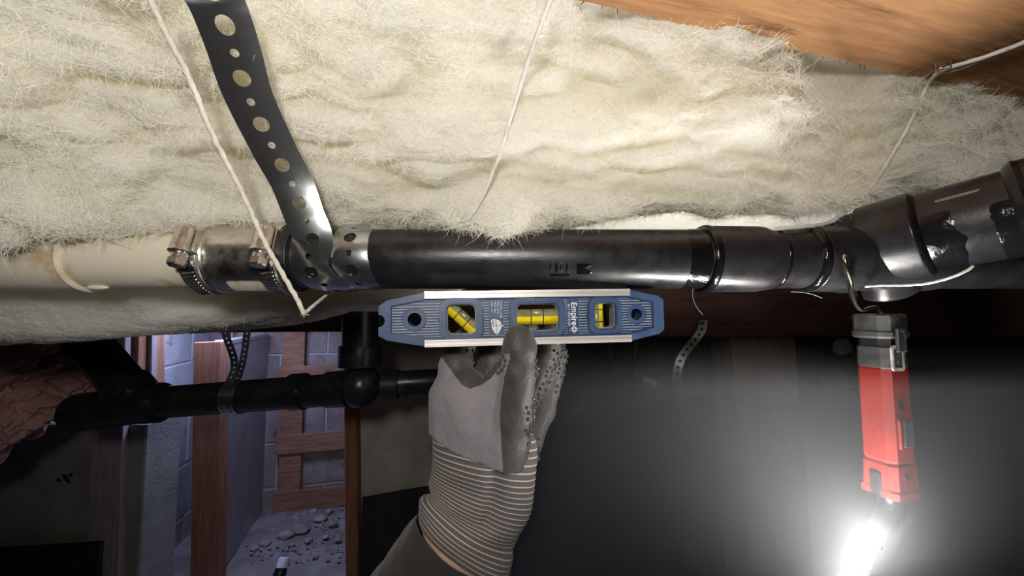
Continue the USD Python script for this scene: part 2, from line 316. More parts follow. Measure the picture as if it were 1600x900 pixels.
# ------------------------------------------------------------------ floor joist above, insulation batt
JZ = CAMH + 0.20                                        # underside of the joists
JA, JB = W(870, -2, 0.2 / ray(870, -2)[2]), W(1600, 163, 0.2 / ray(1600, 163)[2])
JD = (JB - JA) * A([1, 1, 0]); JD /= np.linalg.norm(JD); JN = A([-JD[1], JD[0], 0])
JY = lambda x: JA[1] + (x - JA[0]) * JD[1] / JD[0]
def rough_board(length, width, height, seed, n=160, amp=0.0012):
    """A sawn timber with slightly ragged long edges: axis x along, y across (0 = far edge, minus = nearer), z up from 0."""
    xs = np.linspace(0, length, n); rings = []
    g = np.random.default_rng(seed); jag = np.convolve(g.normal(0, 1, n + 8), np.ones(3) / 3, 'same')[4:-4] * amp
    low = A([meshkit.fbm(A([[x * 9, 0.3, seed]]), 3, seed)[0] - .5 for x in xs]) * amp * 4
    for x, e, k in zip(xs, jag, low):
        c = 0.0022 + abs(e) * .5
        far = e * .6 + k * .5
        rings.append([(x, far, c), (x, far - c, 0), (x, far - c - width * .33, 0.0002), (x, -width * .66, 0.0003), (x, -width + c, 0), (x, -width, c), (x, -width, height), (x, far, height)])
    m = loft(A(rings)); m.invert(); return m
jm = rough_board(2.2, 0.088, 0.235, 5)
jm = place(jm, A([JA[0], JA[1], JZ]) - JD * 0.75, JD, JN, EZ)
jp = thing('floor_joist', 'brown sawn timber joist crossing the top right corner above the insulation', 'joist', JA)
part(jp, 'timber', jm, 'joist_wood', 30)
# dark splinters left along its sawn edge
sp = []
g = np.random.default_rng(12)
for k in range(26):
    t = g.uniform(0.0, 0.56); o = JA + JD * t + A([0, 0, 0.003]); L = g.uniform(.001, .004)
    d = JN * g.uniform(.3, 1) + JD * g.uniform(-1, 1) + EZ * g.uniform(-.5, .1); d /= np.linalg.norm(d)
    sp.append(tube([o - d * .003, o + d * L * .5, o + d * L + A([0, 0, -.001])], [0.0004, .0003, .0001], 5))
part(jp, 'splinter', cat_(sp), 'girder_wood', False, kind='stuff')

PIPE_Y = 0.3135; PC = W(800, 405, PIPE_Y); PZ = PC[2]; PR = 0.0243
xc = lambda px: (px - 800) / FPX * (PIPE_Y * math.cos(PITCH) + (PZ - CAMH) * math.sin(PITCH))
def axis_point(px): return A([xc(px), PIPE_Y, PZ])

NX, NV = 620, 460
xs = np.linspace(-0.80, 0.90, NX)
def lerpk(x, keys): k = A(keys, float); return np.interp(x, k[:, 0], k[:, 1])
yl = lerpk(xs, [(-.8, .262), (-.42, .268), (-.33, .272), (-.275, .298), (-.16, .304), (-.08, .300), (0, .297), (.07, .298), (.10, .302), (.14, .304), (.22, .304), (.27, .312), (.30, .325), (.42, .35), (.9, .50)])
zl = lerpk(xs, [(-.8, .056), (-.42, .059), (-.34, .058), (-.275, .073), (-.20, .076), (-.08, .0705), (0, .0690), (.06, .071), (.10, .080), (.14, .086), (.22, .085), (.27, .086), (.34, .105), (.42, .125), (.9, .15)]) + CAMH
zb = lerpk(xs, [(-.8, -.050), (-.50, -.032), (-.40, -.022), (-.34, -.020), (-.27, -.010), (-.20, .004), (-.10, .006), (-.06, .03), (-.0, .08), (.9, .14)]) + CAMH
ye = np.array([JY(x) for x in xs])
vs = np.linspace(0, 1, NV); P = np.zeros((NX, NV, 3))
for a in range(NX):
    h = JZ + 0.008 - zl[a]; d = yl[a] - ye[a]; b = zb[a]
    cp = [(ye[a] - .012, JZ + .012), (ye[a] + .22 * d, zl[a] + .86 * h), (ye[a] + .62 * d, zl[a] + .50 * h), (ye[a] + .90 * d, zl[a] + .16 * h), (yl[a], zl[a]), (yl[a] + .022, max(zl[a], PZ + PR + .006)),
          (yl[a] + .065, max(b, min(zl[a], PZ + PR) - .02) + .01), (yl[a] + .115, b + .004), (yl[a] + .185, b), (yl[a] + .25, b + .06), (yl[a] + .29, JZ - .02)]
    t = A([0, .15, .36, .50, .56, .62, .71, .79, .87, .94, 1.0])
    c = PchipInterpolator(t, A(cp))(vs); P[a, :, 0] = xs[a]; P[a, :, 1:] = c
du, dv = np.gradient(P, axis=0), np.gradient(P, axis=1)
N = np.cross(dv, du); N /= np.maximum(np.linalg.norm(N, axis=-1, keepdims=True), 1e-12)       # towards the viewer and down
if N[NX // 2, NV // 3, 1] > 0: N = -N
V = vs[None, :, None] * np.ones((NX, 1, 1)); U = P[..., :1]
q = np.concatenate([U * 1.0, P[..., 1:2], P[..., 2:]], -1)
warp = (np.stack([meshkit.fbm(q * 9 + k * 7, 3, 20 + k) for k in range(3)], -1) - .5) * .05
q2 = q + warp
lump = meshkit.fbm(q2 * A([11, 20, 20]), 4, 1) - .5
ridge = 1 - np.abs(2 * meshkit.fbm(q2 * A([7, 22, 26]) + 3, 3, 5) - 1)
ridge2 = 1 - np.abs(2 * meshkit.fbm(q2 * A([16, 40, 46]) + 9, 3, 9) - 1)
fine = meshkit.fbm(q2 * A([70, 130, 130]), 4, 12) - .5
hair = meshkit.fbm((q + warp * .3) * A([170, 420, 420]), 3, 14) - .5
soft = np.interp(V[..., 0], [0, .04, .12, .56, .66, .74, 1], [.15, .5, 1, 1, .5, .22, .22])      # the far part hangs in smooth folds
disp = soft * (0.058 * lump - 0.018 * np.clip(ridge - .80, 0, 1) * 3.2 - 0.004 * np.clip(ridge2 - .82, 0, 1) * 3 + 0.0065 * fine + 0.0030 * hair) + 0.004
disp += (1 - soft) * 0.020 * (meshkit.fbm(q * A([5, 26, 26]), 2, 31) - .5) * (V[..., 0] > .6)
P = P + N * disp[..., None]
# no wool inside the pipe
rr = np.hypot(P[..., 1] - PIPE_Y, P[..., 2] - PZ); near = rr < PR + .0035
k = np.where(near, (PR + .0035) / np.maximum(rr, 1e-4), 1)
P[..., 1] = PIPE_Y + (P[..., 1] - PIPE_Y) * k; P[..., 2] = PZ + (P[..., 2] - PZ) * k
i, j = np.meshgrid(np.arange(NX - 1), np.arange(NV - 1), indexing='ij'); q = i * NV + j
bf = np.concatenate([np.stack([q, q + NV, q + NV + 1], -1).reshape(-1, 3), np.stack([q, q + NV + 1, q + 1], -1).reshape(-1, 3)])
batt = trimesh.Trimesh(P.reshape(-1, 3), bf, process=False)
if batt.face_normals[(NX // 2) * (NV - 1) + NV // 3, 1] > 0: batt.invert()
bt = thing('insulation_batt', 'cream fluffy insulation batt hanging below the floor above the long pipe', 'insulation', (0, 0.2, JZ))
part(bt, 'wool', batt, 'cream_wool', True)
g = np.random.default_rng(4)
tri = P.reshape(-1, 3)[bf]; cen = tri.mean(1)
pr = proj(cen); vis = (pr[:, 0] > -60) & (pr[:, 0] < 1660) & (pr[:, 1] > -60) & (pr[:, 1] < 560)
vv = np.tile(((vs[:-1] + vs[1:]) / 2)[None], (NX - 1, 1)).ravel(); vv = np.concatenate([vv, vv])
wgt = batt.area_faces * vis * np.where(vv < .50, 1.0, np.where(vv < .64, 2.2, .12)); wgt /= wgt.sum()
nf = 170000; pick = g.choice(len(bf), nf, p=wgt); nrm = batt.face_normals[pick]
d = g.normal(0, 1, (nf, 3)) * A([1.0, .6, .6]); d -= nrm * (d * nrm).sum(1)[:, None]; d /= np.linalg.norm(d, axis=1)[:, None]
L = g.uniform(.004, .016, nf)[:, None]; lift = g.uniform(.05, .6, nf)[:, None]; s = np.cross(nrm, d) * g.normal(0, .8, nf)[:, None]
pts = np.stack([cen[pick] - nrm * .0006, cen[pick] + d * L * .4 + nrm * L * lift * .35 + s * L * .12, cen[pick] + d * L * .75 + nrm * L * lift * .55 + s * L * .4, cen[pick] + d * L + nrm * L * lift * .5 + s * L * .8], 1) - A([0, .2, JZ])
fz = UsdGeom.BasisCurves.Define(stage, bt + '/loose_fibre'); fz.CreateTypeAttr('linear'); fz.CreateWrapAttr('nonperiodic')
fz.CreatePointsAttr(Vt.Vec3fArray.FromNumpy(pts.reshape(-1, 3).astype(np.float32))); fz.CreateCurveVertexCountsAttr(Vt.IntArray.FromNumpy(np.full(nf, 4, np.int32)))
fz.CreateWidthsAttr(Vt.FloatArray.FromNumpy(np.tile(A([.00020, .00019, .00016, .00006], np.float32), nf))); fz.SetWidthsInterpolation('vertex')
UsdShade.MaterialBindingAPI.Apply(fz.GetPrim()).Bind(UsdShade.Material.Get(stage, '/World/Looks/cream_fibre')); tag(fz.GetPrim(), kind='stuff')
def wool_y(px, py, default):
    o = A([[0, 0, CAMH]]); loc = batt.ray.intersects_location(o, ray(px, py)[None])[0]
    return loc[:, 1].min() if len(loc) else default

# ------------------------------------------------------------------ the long pipe: white end, banded coupling, black run with its fittings
XD = A([1.0, 0, 0])
def seg(p0, p1, r, n=56, c=0.0012):
    L = np.linalg.norm(p1 - p0); return lathe([(0, 0), (0, r - c), (c, r), (L - c, r), (L, r - c), (L, 0)], p0, p1 - p0, n)
def ring_on(px0, px1, r, swell, n=56):
    p0, L = axis_point(px0), xc(px1) - xc(px0); t = np.linspace(0, 1, 9)
    return lathe([(0, PR * .9)] + [(L * k, r + swell * math.sin(PI * k) ** .6) for k in t] + [(L, PR * .9)], p0, XD, n)
wp = thing('white_drain_pipe', 'stained off-white plastic drain pipe at the left edge under the insulation', 'pipe', axis_point(150))
part(wp, 'pipe', seg(axis_point(60), axis_point(385), PR), 'white_pvc')
part(wp, 'hub', lathe([(0, 0), (0, .0258), (.40, .0266), (.402, .0266), (.4045, .0262), (.4055, .0252), (.4055, 0)], A([xc(146) - .4055, PIPE_Y, PZ]), XD, 64), 'white_pvc')
part(wp, 'hub_lip', lathe([(0, PR), (0, .0268), (.0012, .0275), (.0030, .0274), (.0042, .0262), (.0046, PR)], A([xc(140), PIPE_Y, PZ]), XD, 64), 'white_pvc')
b = trimesh.creation.icosphere(3, 1.0); b.vertices *= A([.0085, .0035, .0022]); b.vertices += axis_point(172) + A([0, -.008, -PR + .0004]); part(wp, 'glue_drip', b, 'white_pvc', True)

cp = thing('banded_coupling', 'steel-banded rubber coupling with two hose clamps joining white and black pipe', 'coupling', axis_point(395))
part(cp, 'rubber_sleeve', lathe([(0, PR - .001), (0, .0262), (.001, .0268), (xc(474) - xc(318) - .001, .0268), (xc(474) - xc(318), .0262), (xc(474) - xc(318), PR - .001)], axis_point(318), XD, 64), 'dark_rubber')
# shield: corrugated steel band
Ls = xc(462) - xc(326); t = np.linspace(0, 1, 90)
bead = lambda t, c, w: np.exp(-((t - c) / w) ** 2)
shr = .0276 + .0010 * bead(t, .20, .02) + .0010 * bead(t, .80, .02) + .0006 * bead(t, .02, .02) + .0006 * bead(t, .98, .02)
part(cp, 'shield_band', lathe([(0, .0262)] + list(zip(t * Ls, shr)) + [(Ls, .0262)], axis_point(326), XD, 72), 'clamp_steel')
VIEW = math.atan2(PZ - CAMH, PIPE_Y)
def on_pipe(x, ang, r):
    """ang 0 = towards the viewer, + = up."""
    return A([x, PIPE_Y - r * math.cos(ang), PZ + r * math.sin(ang)])
def clamp(px):
    x0 = xc(px); c = part(cp, 'hose_clamp', lathe([(0, .0275), (0, .0291), (.0004, .0295), (.0126, .0295), (.013, .0291), (.013, .0275)], A([x0 - .0065, PIPE_Y, PZ]), XD, 72), 'clamp_steel')
    for k in range(9):                                   # slots of the band below the screw show as raised ribs
        a = -.50 - .105 * k; o = on_pipe(x0, a, .0296); n = A([0, -math.cos(a), math.sin(a)]); u = A([0, math.sin(a), math.cos(a)])
        sl = cbox((.0095, .0013, .0012), .0004, (0, 0, 0), [XD + u * .12, u, n]); sl.apply_translation(o); part(c, 'band_rib', sl, 'clamp_steel', False)
    # worm housing: a half barrel tangent to the pipe
    a0 = .30; n = A([0, -math.cos(a0), math.sin(a0)]); u = A([0, -math.sin(a0), -math.cos(a0)])   # u runs down the front of the pipe
    o = on_pipe(x0, a0, .0318)
    prof = [(-.0125, 0), (-.0125, .0050), (-.0115, .0062), (-.009, .0068), (.006, .0072), (.0085, .0077), (.0095, .0077), (.0102, .0068), (.0102, 0)]
    part(c, 'screw_housing', lathe(prof, o, u, 32), 'clamp_steel', 40)
    for s in (-1, 1): part(c, 'housing_flange', cbox((.0014, .019, .010), .0005, o + XD * s * .0082 - n * .0035 - u * .0005, [XD, u, n]), 'clamp_steel', 25)
    part(c, 'screw_collar', lathe([(0, 0), (0, .0052), (.0045, .0052), (.0045, 0)], o + u * .0100, u, 28), 'clamp_steel')
    hx = lathe([(0, 0), (0, .0056), (.0005, .0060), (.0052, .0060), (.0060, .0054), (.0060, 0)], o + u * .0143, u, 6)
    part(c, 'hex_head', hx, 'clamp_steel', False)
clamp(336); clamp(449)
# paper label stuck low on the shield
th = np.linspace(-1.22, -.80, 9); xx = np.linspace(xc(383), xc(436), 12); lv = []
gl = np.random.default_rng(3)
for r in (.0279, .0284): lv.append([[on_pipe(x, a, r) for a in th] for x in xx])
lv = A(lv)
top = A([on_pipe(x, a, .0285) for x in xx for a in th]); ii, jj = np.meshgrid(np.arange(11), np.arange(8), indexing='ij'); q = (ii * 9 + jj).ravel()
lf = np.concatenate([np.stack([q, q + 9, q + 10], 1), np.stack([q, q + 10, q + 1], 1)])
lm = trimesh.Trimesh(np.vstack([top, A([on_pipe(x, a, .0278) for x in xx for a in th])]), np.vstack([lf, lf[:, ::-1] + 108]), process=False)
part(cp, 'paper_label', lm, 'paper_label', True)

bp = thing('black_drain_pipe', 'long black plastic drain pipe with glued fittings running across under the insulation', 'pipe', axis_point(1000))
part(bp, 'pipe', seg(axis_point(450), axis_point(1110), PR, 72), 'black_abs')
part(bp, 'cement_band', lathe([(0, PR), (.0004, PR + .0003), (.004, PR + .0004), (.009, PR + .0003), (.0095, PR)], axis_point(1073), XD, 56), 'black_cement')
part(bp, 'coupling', lathe([(0, PR), (0, .0262), (.0018, .0272), (xc(1178) - xc(1094), .0268), (xc(1192) - xc(1094), .0256), (xc(1202) - xc(1094), .0246), (xc(1210) - xc(1094), PR - .001)], axis_point(1094), XD, 72), 'black_abs')
part(bp, 'cement_bead', ring_on(1093, 1106, .0266, .0012), 'black_cement')
part(bp, 'fitting_neck', seg(axis_point(1196), axis_point(1278), PR - .0003), 'black_abs')
part(bp, 'cement_bead', ring_on(1200, 1207, PR - .0002, .0009), 'black_cement')
part(bp, 'cement_bead', ring_on(1250, 1264, PR + .0004, .0018), 'black_cement')
part(bp, 'hub', lathe([(0, PR), (0, .0262), (.0012, .0268), (xc(1306) - xc(1262), .0270), (xc(1314) - xc(1262), .0280), (xc(1322) - xc(1262), .0278), (xc(1328) - xc(1262), .0262), (xc(1440) - xc(1262), .0262), (xc(1450) - xc(1262), .0255), (xc(1450) - xc(1262), 0)], axis_point(1262), XD, 72), 'black_abs')
part(bp, 'pipe', seg(axis_point(1440), axis_point(1640), PR), 'black_abs')
# the branch: comes forward, to the right and up
B0, B1 = W(1452, 362, .286), W(1587, 332, .2537)
BD = (B1 - B0) / np.linalg.norm(B1 - B0); BR = .0298
def bpt(t): return B0 + BD * t
part(bp, 'branch_body', lathe([(-.075, 0), (-.075, .022), (-.050, .0275), (-.040, .0292), (.0, .0292), (.004, .029), (.004, 0)], bpt(-.004), BD, 72), 'black_abs')
part(bp, 'branch_hub', lathe([(0, .026), (0, .0315), (.001, .0322), (.030, .0326), (.0315, .0320), (.0315, .026)], bpt(-.036), BD, 72), 'black_abs')
part(bp, 'cement_bead', lathe([(0, .0290), (.0006, .0318), (.002, .0328), (.0036, .0322), (.005, .0306), (.006, .029)], bpt(-.0065), BD, 64), 'black_cement')
part(bp, 'branch_pipe', seg(bpt(-.02), bpt(.10), BR, 72), 'black_abs')
part(bp, 'branch_hub', lathe([(0, .0290), (0, .0328), (.0012, .0336), (.06, .0338), (.06, .029)], bpt(.0435), BD, 72), 'black_abs')
part(bp, 'cement_bead', lathe([(-.004, .0296), (-.003, .0312), (-.001, .0332), (.001, .0344), (.003, .0340), (.0045, .0334)], bpt(.0435), BD, 64), 'black_cement')
def patch_on(p0, d, r, t0, t1, a0, a1, seed, m, name, ragged=.12, n=48, thick=.0003):
    """A ragged smear lying on a pipe: from t0 to t1 along, a0 to a1 around (0 = viewer side, + up)."""
    up = EZ - d * (EZ @ d); up /= np.linalg.norm(up); s = np.cross(up, d); 
    if s[1] > 0: s = -s
    av = np.linspace(a0, a1, n); g = np.random.default_rng(seed); v = []
    e0 = t0 + (t1 - t0) * ragged * np.clip(g.normal(0, .35, n), -1, 1) * .4; e1 = t1 + (t1 - t0) * ragged * np.clip(np.convolve(g.normal(0, 1, n + 8), np.hanning(11)[1:-1] / 2.6, 'same')[4:-4], -1.4, 1.4)
    for k, a in enumerate(av):
        ss = A([0, .1, .2, .5, .8, .9, 1])
        for f in ss:
            h = r - .0002 + (thick + .0002) * min(1, 6 * f + .1, 6 * (1 - f) + .1) * min(1, 6 * k / (n - 1) + .1, 6 * (1 - k / (n - 1)) + .1)
            v.append(p0 + d * (e0[k] + (e1[k] - e0[k]) * f) + s * h * math.cos(a) + up * h * math.sin(a))
    i, j = np.meshgrid(np.arange(n - 1), np.arange(6), indexing='ij'); q = (i * 7 + j).ravel()
    f = np.concatenate([np.stack([q, q + 7, q + 8], 1), np.stack([q, q + 8, q + 1], 1)]); mm = trimesh.Trimesh(A(v), f, process=False)
    if (mm.face_normals.mean(0) @ (s * math.cos((a0 + a1) / 2) + up * math.sin((a0 + a1) / 2))) < 0: mm.invert()
    part(bp, name, mm, m, True)
patch_on(bpt(0), BD, BR, -.002, .017, -1.9, .35, 3, 'black_cement', 'cement_smear')
patch_on(bpt(0), BD, BR, .030, .046, -1.9, .25, 8, 'black_cement', 'cement_smear')
patch_on(axis_point(800), XD, PR, xc(1058), xc(1092), -1.9, 1.2, 5, 'black_cement', 'cement_smear')
patch_on(bpt(0), BD, BR, .008, .030, .52, .62, 9, 'grey_print', 'printed_line', .05, 5, .0003)
for k, (px, a1) in enumerate(((856, -.55), (864, -.6), (872, -.55), (880, -.62))):
    patch_on(axis_point(800), XD, PR, xc(px - 1.5), xc(px + 1.5), a1, -.22, 20 + k, 'black_cement', 'cement_drip', .4, 10)
patch_on(axis_point(800), XD, PR, xc(854), xc(884), -.72, -.60, 28, 'black_cement', 'cement_drip', .15, 8)
patch_on(axis_point(800), XD, PR, xc(893), xc(907), -.66, -.24, 29, 'black_cement', 'cement_drip', .55, 14)
# side outlet seen below the fitting
part(bp, 'side_outlet', lathe([(0, 0), (0, .020), (.012, .0225), (.016, .0225), (.018, .021), (.018, 0)], axis_point(1385) + A([0, .004, -.008]), A([.35, .25, -.55]), 48), 'black_abs')

# ------------------------------------------------------------------ perforated hanger strap round the pipe
SW = .0282
path, wds = [], []
def sp_(px, py, y, w): path.append(W(px, py, y)); wds.append(A(w, float))
for (px, py, y, w) in ((312, -70, .170, (.97, .20, .30)), (335, 0, .196, (.97, .20, .26)), (360, 62, .212, (.97, .2, .25)), (388, 150, .234, (.97, .2, .25)), (427, 232, .256, (.96, .22, .25)), (457, 288, .270, (.96, .2, .22)), (474, 335, .277, (.97, .12, .20)), (488, 372, .281, (.98, .1, .2))):
    sp_(px, py, y, w)
RS = PR + .0009
for k, a in enumerate(np.linspace(-.35, -2 * PI - 1.75, 40)):   # down the front, under, behind, over the top and down the front again
    t = k / 39
    px = np.interp(a, [-2 * PI - 1.75, -2 * PI - .2, -2 * PI + .9, -PI, -1.5, -.35], [577, 566, 562, 556, 534, 506])
    x = xc(px) * (1 - .065 * math.cos(a) * 1.0 if False else 1)
    path.append(on_pipe(x, a, RS + (.0011 if a > -1.9 else 0)))
    wds.append(A([1.0, 0, 0]))
tt = np.cumsum([0] + [np.linalg.norm(path[k + 1] - path[k]) for k in range(len(path) - 1)])
s33 = tt[1] + .0125
holes = []
for k in range(-3, 14):
    s = s33 + k * .0272
    holes += [(s, 0, .0047), (s + .0136, 0, .0023)]
sm, SL = ribbon(path, wds, SW, .0009, holes, 130, 7, -.0014)
ht = thing('hanger_strap', 'dark galvanised perforated strap slanting down from the joist and wrapped round the pipe', 'strap', axis_point(550))
part(ht, 'band', sm, 'galvanised', 30)

# ------------------------------------------------------------------ twine
def strand(name, label, pts, r, m, n=90, tail=None, group=None):
    t = thing(name, label, 'string', pts[0], group=group)
    p = spline(pts, n); wob = (np.stack([meshkit.fbm(p * 260 + k * 9, 2, 40 + k) for k in range(3)], -1) - .5) * (r[0] if np.ndim(r) else r) * .6
    part(t, 'strand', tube(p + wob, np.linspace(r[0] if np.ndim(r) else r, r[1] if np.ndim(r) else r, n), 10, 1.0, .35, .10), m, True)
    return t
def near_wool(px, py, y, gap=.004): return W(px, py, min(y, wool_y(px, py, y) - gap))
pts = [near_wool(225, -30, .18), near_wool(243, 18, .19), near_wool(290, 110, .215), near_wool(330, 205, .235), near_wool(378, 300, .258)] + [W(412, 375, .268), W(440, 425, .272), W(475, 491, .282)]
s1 = strand('insulation_twine', 'thick off-white twine coming from the top left across the banded coupling', pts, .0017, 'twine', 160)
pk = W(475, 491, .282)
part(s1, 'strand', tube(spline([pk, W(492, 476, .300), W(518, 456, .335), W(560, 425, .42)], 40), .0014, 10, 1, .9, .16), 'twine', True)
for a in ((-6, 8, .001), (5, 7, -.001), (-9, 3, 0), (9, 2, .001)):
    part(s1, 'frayed_end', tube(spline([pk, pk + A([a[0] * .00012, a[2], -a[1] * .00013]), pk + A([a[0] * .00034, a[2] * 2, -a[1] * .00032])], 8), np.linspace(.0004, .00012, 8), 5), 'twine', True)
pts = [near_wool(866, -25, .2), near_wool(857, 5, .21), near_wool(833, 70, .23), near_wool(808, 150, .26), near_wool(790, 210, .28), near_wool(770, 270, .29), near_wool(752, 312, .295), near_wool(735, 338, .30, .0015), near_wool(715, 345, .30, -.003)]
s2 = strand('insulation_twine', 'thin white twine running down the middle of the insulation', pts, .0014, 'white_twine', 120)
jy = lambda px, py: (0.1975 - .0015) / ray(px, py)[2]
pts = [W(1660, 40, jy(1660, 40)), W(1600, 66, jy(1600, 66)), W(1530, 92, jy(1530, 92)), W(1478, 108, jy(1478, 108)), near_wool(1448, 135, .33, .008), near_wool(1425, 185, .33, .008), near_wool(1392, 245, .33, .006), near_wool(1350, 305, .33), near_wool(1310, 340, .32), W(1262, 354, .300), W(1205, 359, .300), W(1170, 362, .31)]
s3 = strand('insulation_twine', 'white plastic twine stapled to the joist and sagging to the pipe at the right', pts, .0017, 'white_twine', 160)
part(s3, 'strand', tube(spline([W(1530, 95, jy(1530, 95)), W(1500, 107, jy(1500, 107)), W(1477, 112, jy(1477, 112)), W(1470, 106, jy(1470, 106))], 30), .0011, 8, 1, .7, .16), 'white_twine', True)
stp = W(1476, 103, jy(1476, 103)); part(s3, 'staple', tube([stp + A([-.004, .003, .004]), stp + A([-.004, .003, -.0022]), stp + A([.004, -.001, -.0022]), stp + A([.004, -.001, .004])], .0006, 6), 'clamp_steel', 30)
pts = [W(1352, 448, .29), W(1395, 446, .283), W(1453, 442, .262), W(1500, 428, .252), W(1520, 416, .250)]
strand('insulation_twine', 'thin cream cord looped under the black fitting at the right', pts, .0009, 'white_twine', 60)

# ------------------------------------------------------------------ torpedo level
LY = 0.3005; LU = LY / FPX                               # metres per picture pixel at the level
psi, rol = math.radians(5.2), math.radians(1.1)
eu = A([math.cos(psi), math.sin(psi), 0]); ew = A([math.sin(psi), -math.cos(psi), 0]); ev = EZ
eu, ev = eu * math.cos(rol) + ev * math.sin(rol), ev * math.cos(rol) - eu * math.sin(rol)
LO = W(820, 495.5, LY + .001)
lv = thing('torpedo_level', 'blue plastic torpedo level with three yellow vials held up under the black pipe', 'level', LO)
def lpart(name, m, mt, smooth=30, parent=None, label=None):
    m = m.copy(); m.vertices = m.vertices * A([LU, LU, 1]); return part(parent or lv, name, place(m, LO, eu, ev, ew), mt, smooth, label)
TH = .0080
outl = Polygon([(-219, 21), (-207, 29), (-152, 40), (164, 40), (211, 30), (219, 23), (219, -23), (211, -30), (164, -40), (-152, -40), (-207, -30), (-219, -23)]).buffer(-2).buffer(2, quad_segs=4)
outl = outl.difference(Point(-219, -1).buffer(9))
inner = Polygon([(-201, 20), (-152, 29), (164, 29), (201, 20), (201, -20), (164, -29), (-152, -29), (-201, -20)])
win = {'l': rrect(-120, -24, -76, 21, 9), 'c': rrect(-14, -22, 50, 21, 9), 'r': rrect(107, -20, 141, 20, 8)}
fro = {'l': rrect(-130, -33, -65, 30, 15).union(Polygon([(-133, 0), (-97, -20), (-62, 0), (-97, 20)])), 'c': rrect(-25, -31, 61, 30, 15).union(Polygon([(-28, 0), (18, -20), (64, 0), (18, 20)])), 'r': rrect(97, -30, 150, 29, 14).union(Polygon([(94, 0), (124, -20), (153, 0), (124, 20)]))}
hol = {'a': Point(-167, 0).buffer(10), 'b': Point(175, 1).buffer(9)}
cuts = unary_union(list(win.values()) + list(hol.values()))
core = inner.buffer(1).difference(cuts)
lpart('web', ext(core, -.0056, .0056), 'blue_plastic')
rim = outl.difference(inner.difference(inner.buffer(-.01).buffer(0) if False else Polygon()))
lpart('rim', cat_([ext(outl.difference(inner), -TH, TH - .0006), ext(outl.buffer(-1.5).difference(inner.buffer(1)), TH - .0007, TH)]), 'blue_plastic')
logo_box, name_box = sbox(-56, -26, -34, 26), sbox(64, -27, 82, 27)
fu = unary_union(list(fro.values())); keep = inner.buffer(-2).difference(fu.buffer(1)).difference(unary_union([Point(-167, 0).buffer(18), Point(175, 1).buffer(16), logo_box, name_box]))
ribs = []
for v in np.arange(-27, 28, 4.15):
    g = keep.intersection(sbox(-230, v - 1.15, 230, v + 1.15))
    if g.area > 1:
        gg = g.intersection(sbox(-230, v - .7, 230, v + .7))
        ribs += [ext(g, .0054, .0064), ext(gg, .0063, .0071)]
tag(stage.GetPrimAtPath(lpart('grip_ribs', cat_(ribs), 'blue_ribs', False)), kind='stuff')
for k in 'lcr': lpart('window_frame', cat_([ext(fro[k].difference(win[k]), -.0084, .0078), ext(fro[k].buffer(-2).difference(win[k].buffer(2)), .0077, .0086)]), 'blue_plastic')
for c, r in (((-167, 0), 10), ((175, 1), 9)): lpart('hole_collar', ext(Point(c).buffer(r + 7).difference(Point(c).buffer(r)), -.0066, .0068), 'blue_plastic')
lpart('name_panel', ext(logo_box, .0050, .0060), 'blue_plastic'); lpart('name_panel', ext(name_box, .0050, .0060), 'blue_plastic')
for s in (1, -1):
    y0, y1 = (31, 41.5) if s > 0 else (-41.5, -31)
    r = lpart('edge_rail', ext(sbox(-152, y0, 164, y1), -.0086, .0086), 'rail_aluminium', False)
    lpart('rail_lip', ext(sbox(-152, (y0 + y1) / 2 - 4.4 * (1 if s > 0 else -1) - 1.2, 164, (y0 + y1) / 2 - 4.4 * (1 if s > 0 else -1) + 1.2), .0085, .0093), 'rail_aluminium', False, r)
    lpart('rail_lip', ext(sbox(-152, (y0 + y1) / 2 + 1 * s, 164, (y0 + y1) / 2 + 4.8 * s), .0085, .0095) if s > 0 else ext(sbox(-152, (y0 + y1) / 2 - 4.8, 164, (y0 + y1) / 2 - 1), .0085, .0095), 'rail_aluminium', False, r)
def vial(cx, cy, L, r, ang):
    c, s = math.cos(ang), math.sin(ang); d = A([c, s, 0]); nrm = A([-s, c, 0]); rr = r * LU
    def along(t, h=0, z=0): return A([(cx + d[0] * t + nrm[0] * h) * LU, (cy + d[1] * t + nrm[1] * h) * LU, z])
    def put(m): m.vertices = m.vertices / A([LU, LU, 1]); return m
    a = A([d, nrm, [0, 0, 1]])
    def half(lo_, hi_, k):                                # a lengthwise slice of the vial: across from lo_ to hi_ (in radii), rounded like the barrel
        p = Point(0, 0).buffer(rr * k, quad_segs=8).intersection(sbox(-rr * hi_, -rr * 2, -rr * lo_, rr * 2)); m = ext(p, 0, L * LU)
        v_ = m.vertices; m.vertices = np.c_[v_[:, 2] - L * LU / 2, -v_[:, 0], v_[:, 1]] @ a + along(0); m.fix_normals(); return put(m)
    v = lpart('vial', half(.06, 1.1, 1.0), 'vial_clear', 40)
    lpart('liquid', half(-1.1, .06, 1.0), 'vial_yellow', 40, v)
    for t in (-9.5, 9.5):
        rg = lathe([(-.00035, rr * .96), (-.00035, rr * 1.025), (.00035, rr * 1.025), (.00035, rr * .96)], along(t), d, 28); lpart('level_line', put(rg), 'vial_line', 30, v)
    b = trimesh.creation.icosphere(2, 1.0); b.vertices *= A([9 * LU, r * .30 * LU, r * .45 * LU]); b.vertices = b.vertices @ a; b.apply_translation(along(-1, r * .45, rr * .45)); lpart('bubble', put(b), 'white_print', True, v)
vial(-97, 0, 58, 10.5, math.radians(-43)); vial(18, 0, 64, 12.5, 0.0); vial(117, 0, 40, 8.5, math.radians(90.0))
for k, w_ in win.items():                                # pale wear along the lower lip of each window
    lpart('window_liner', ext(w_.buffer(.4).difference(w_.buffer(-1.6)), -.0052, .0050), 'dirty_grey', 30)
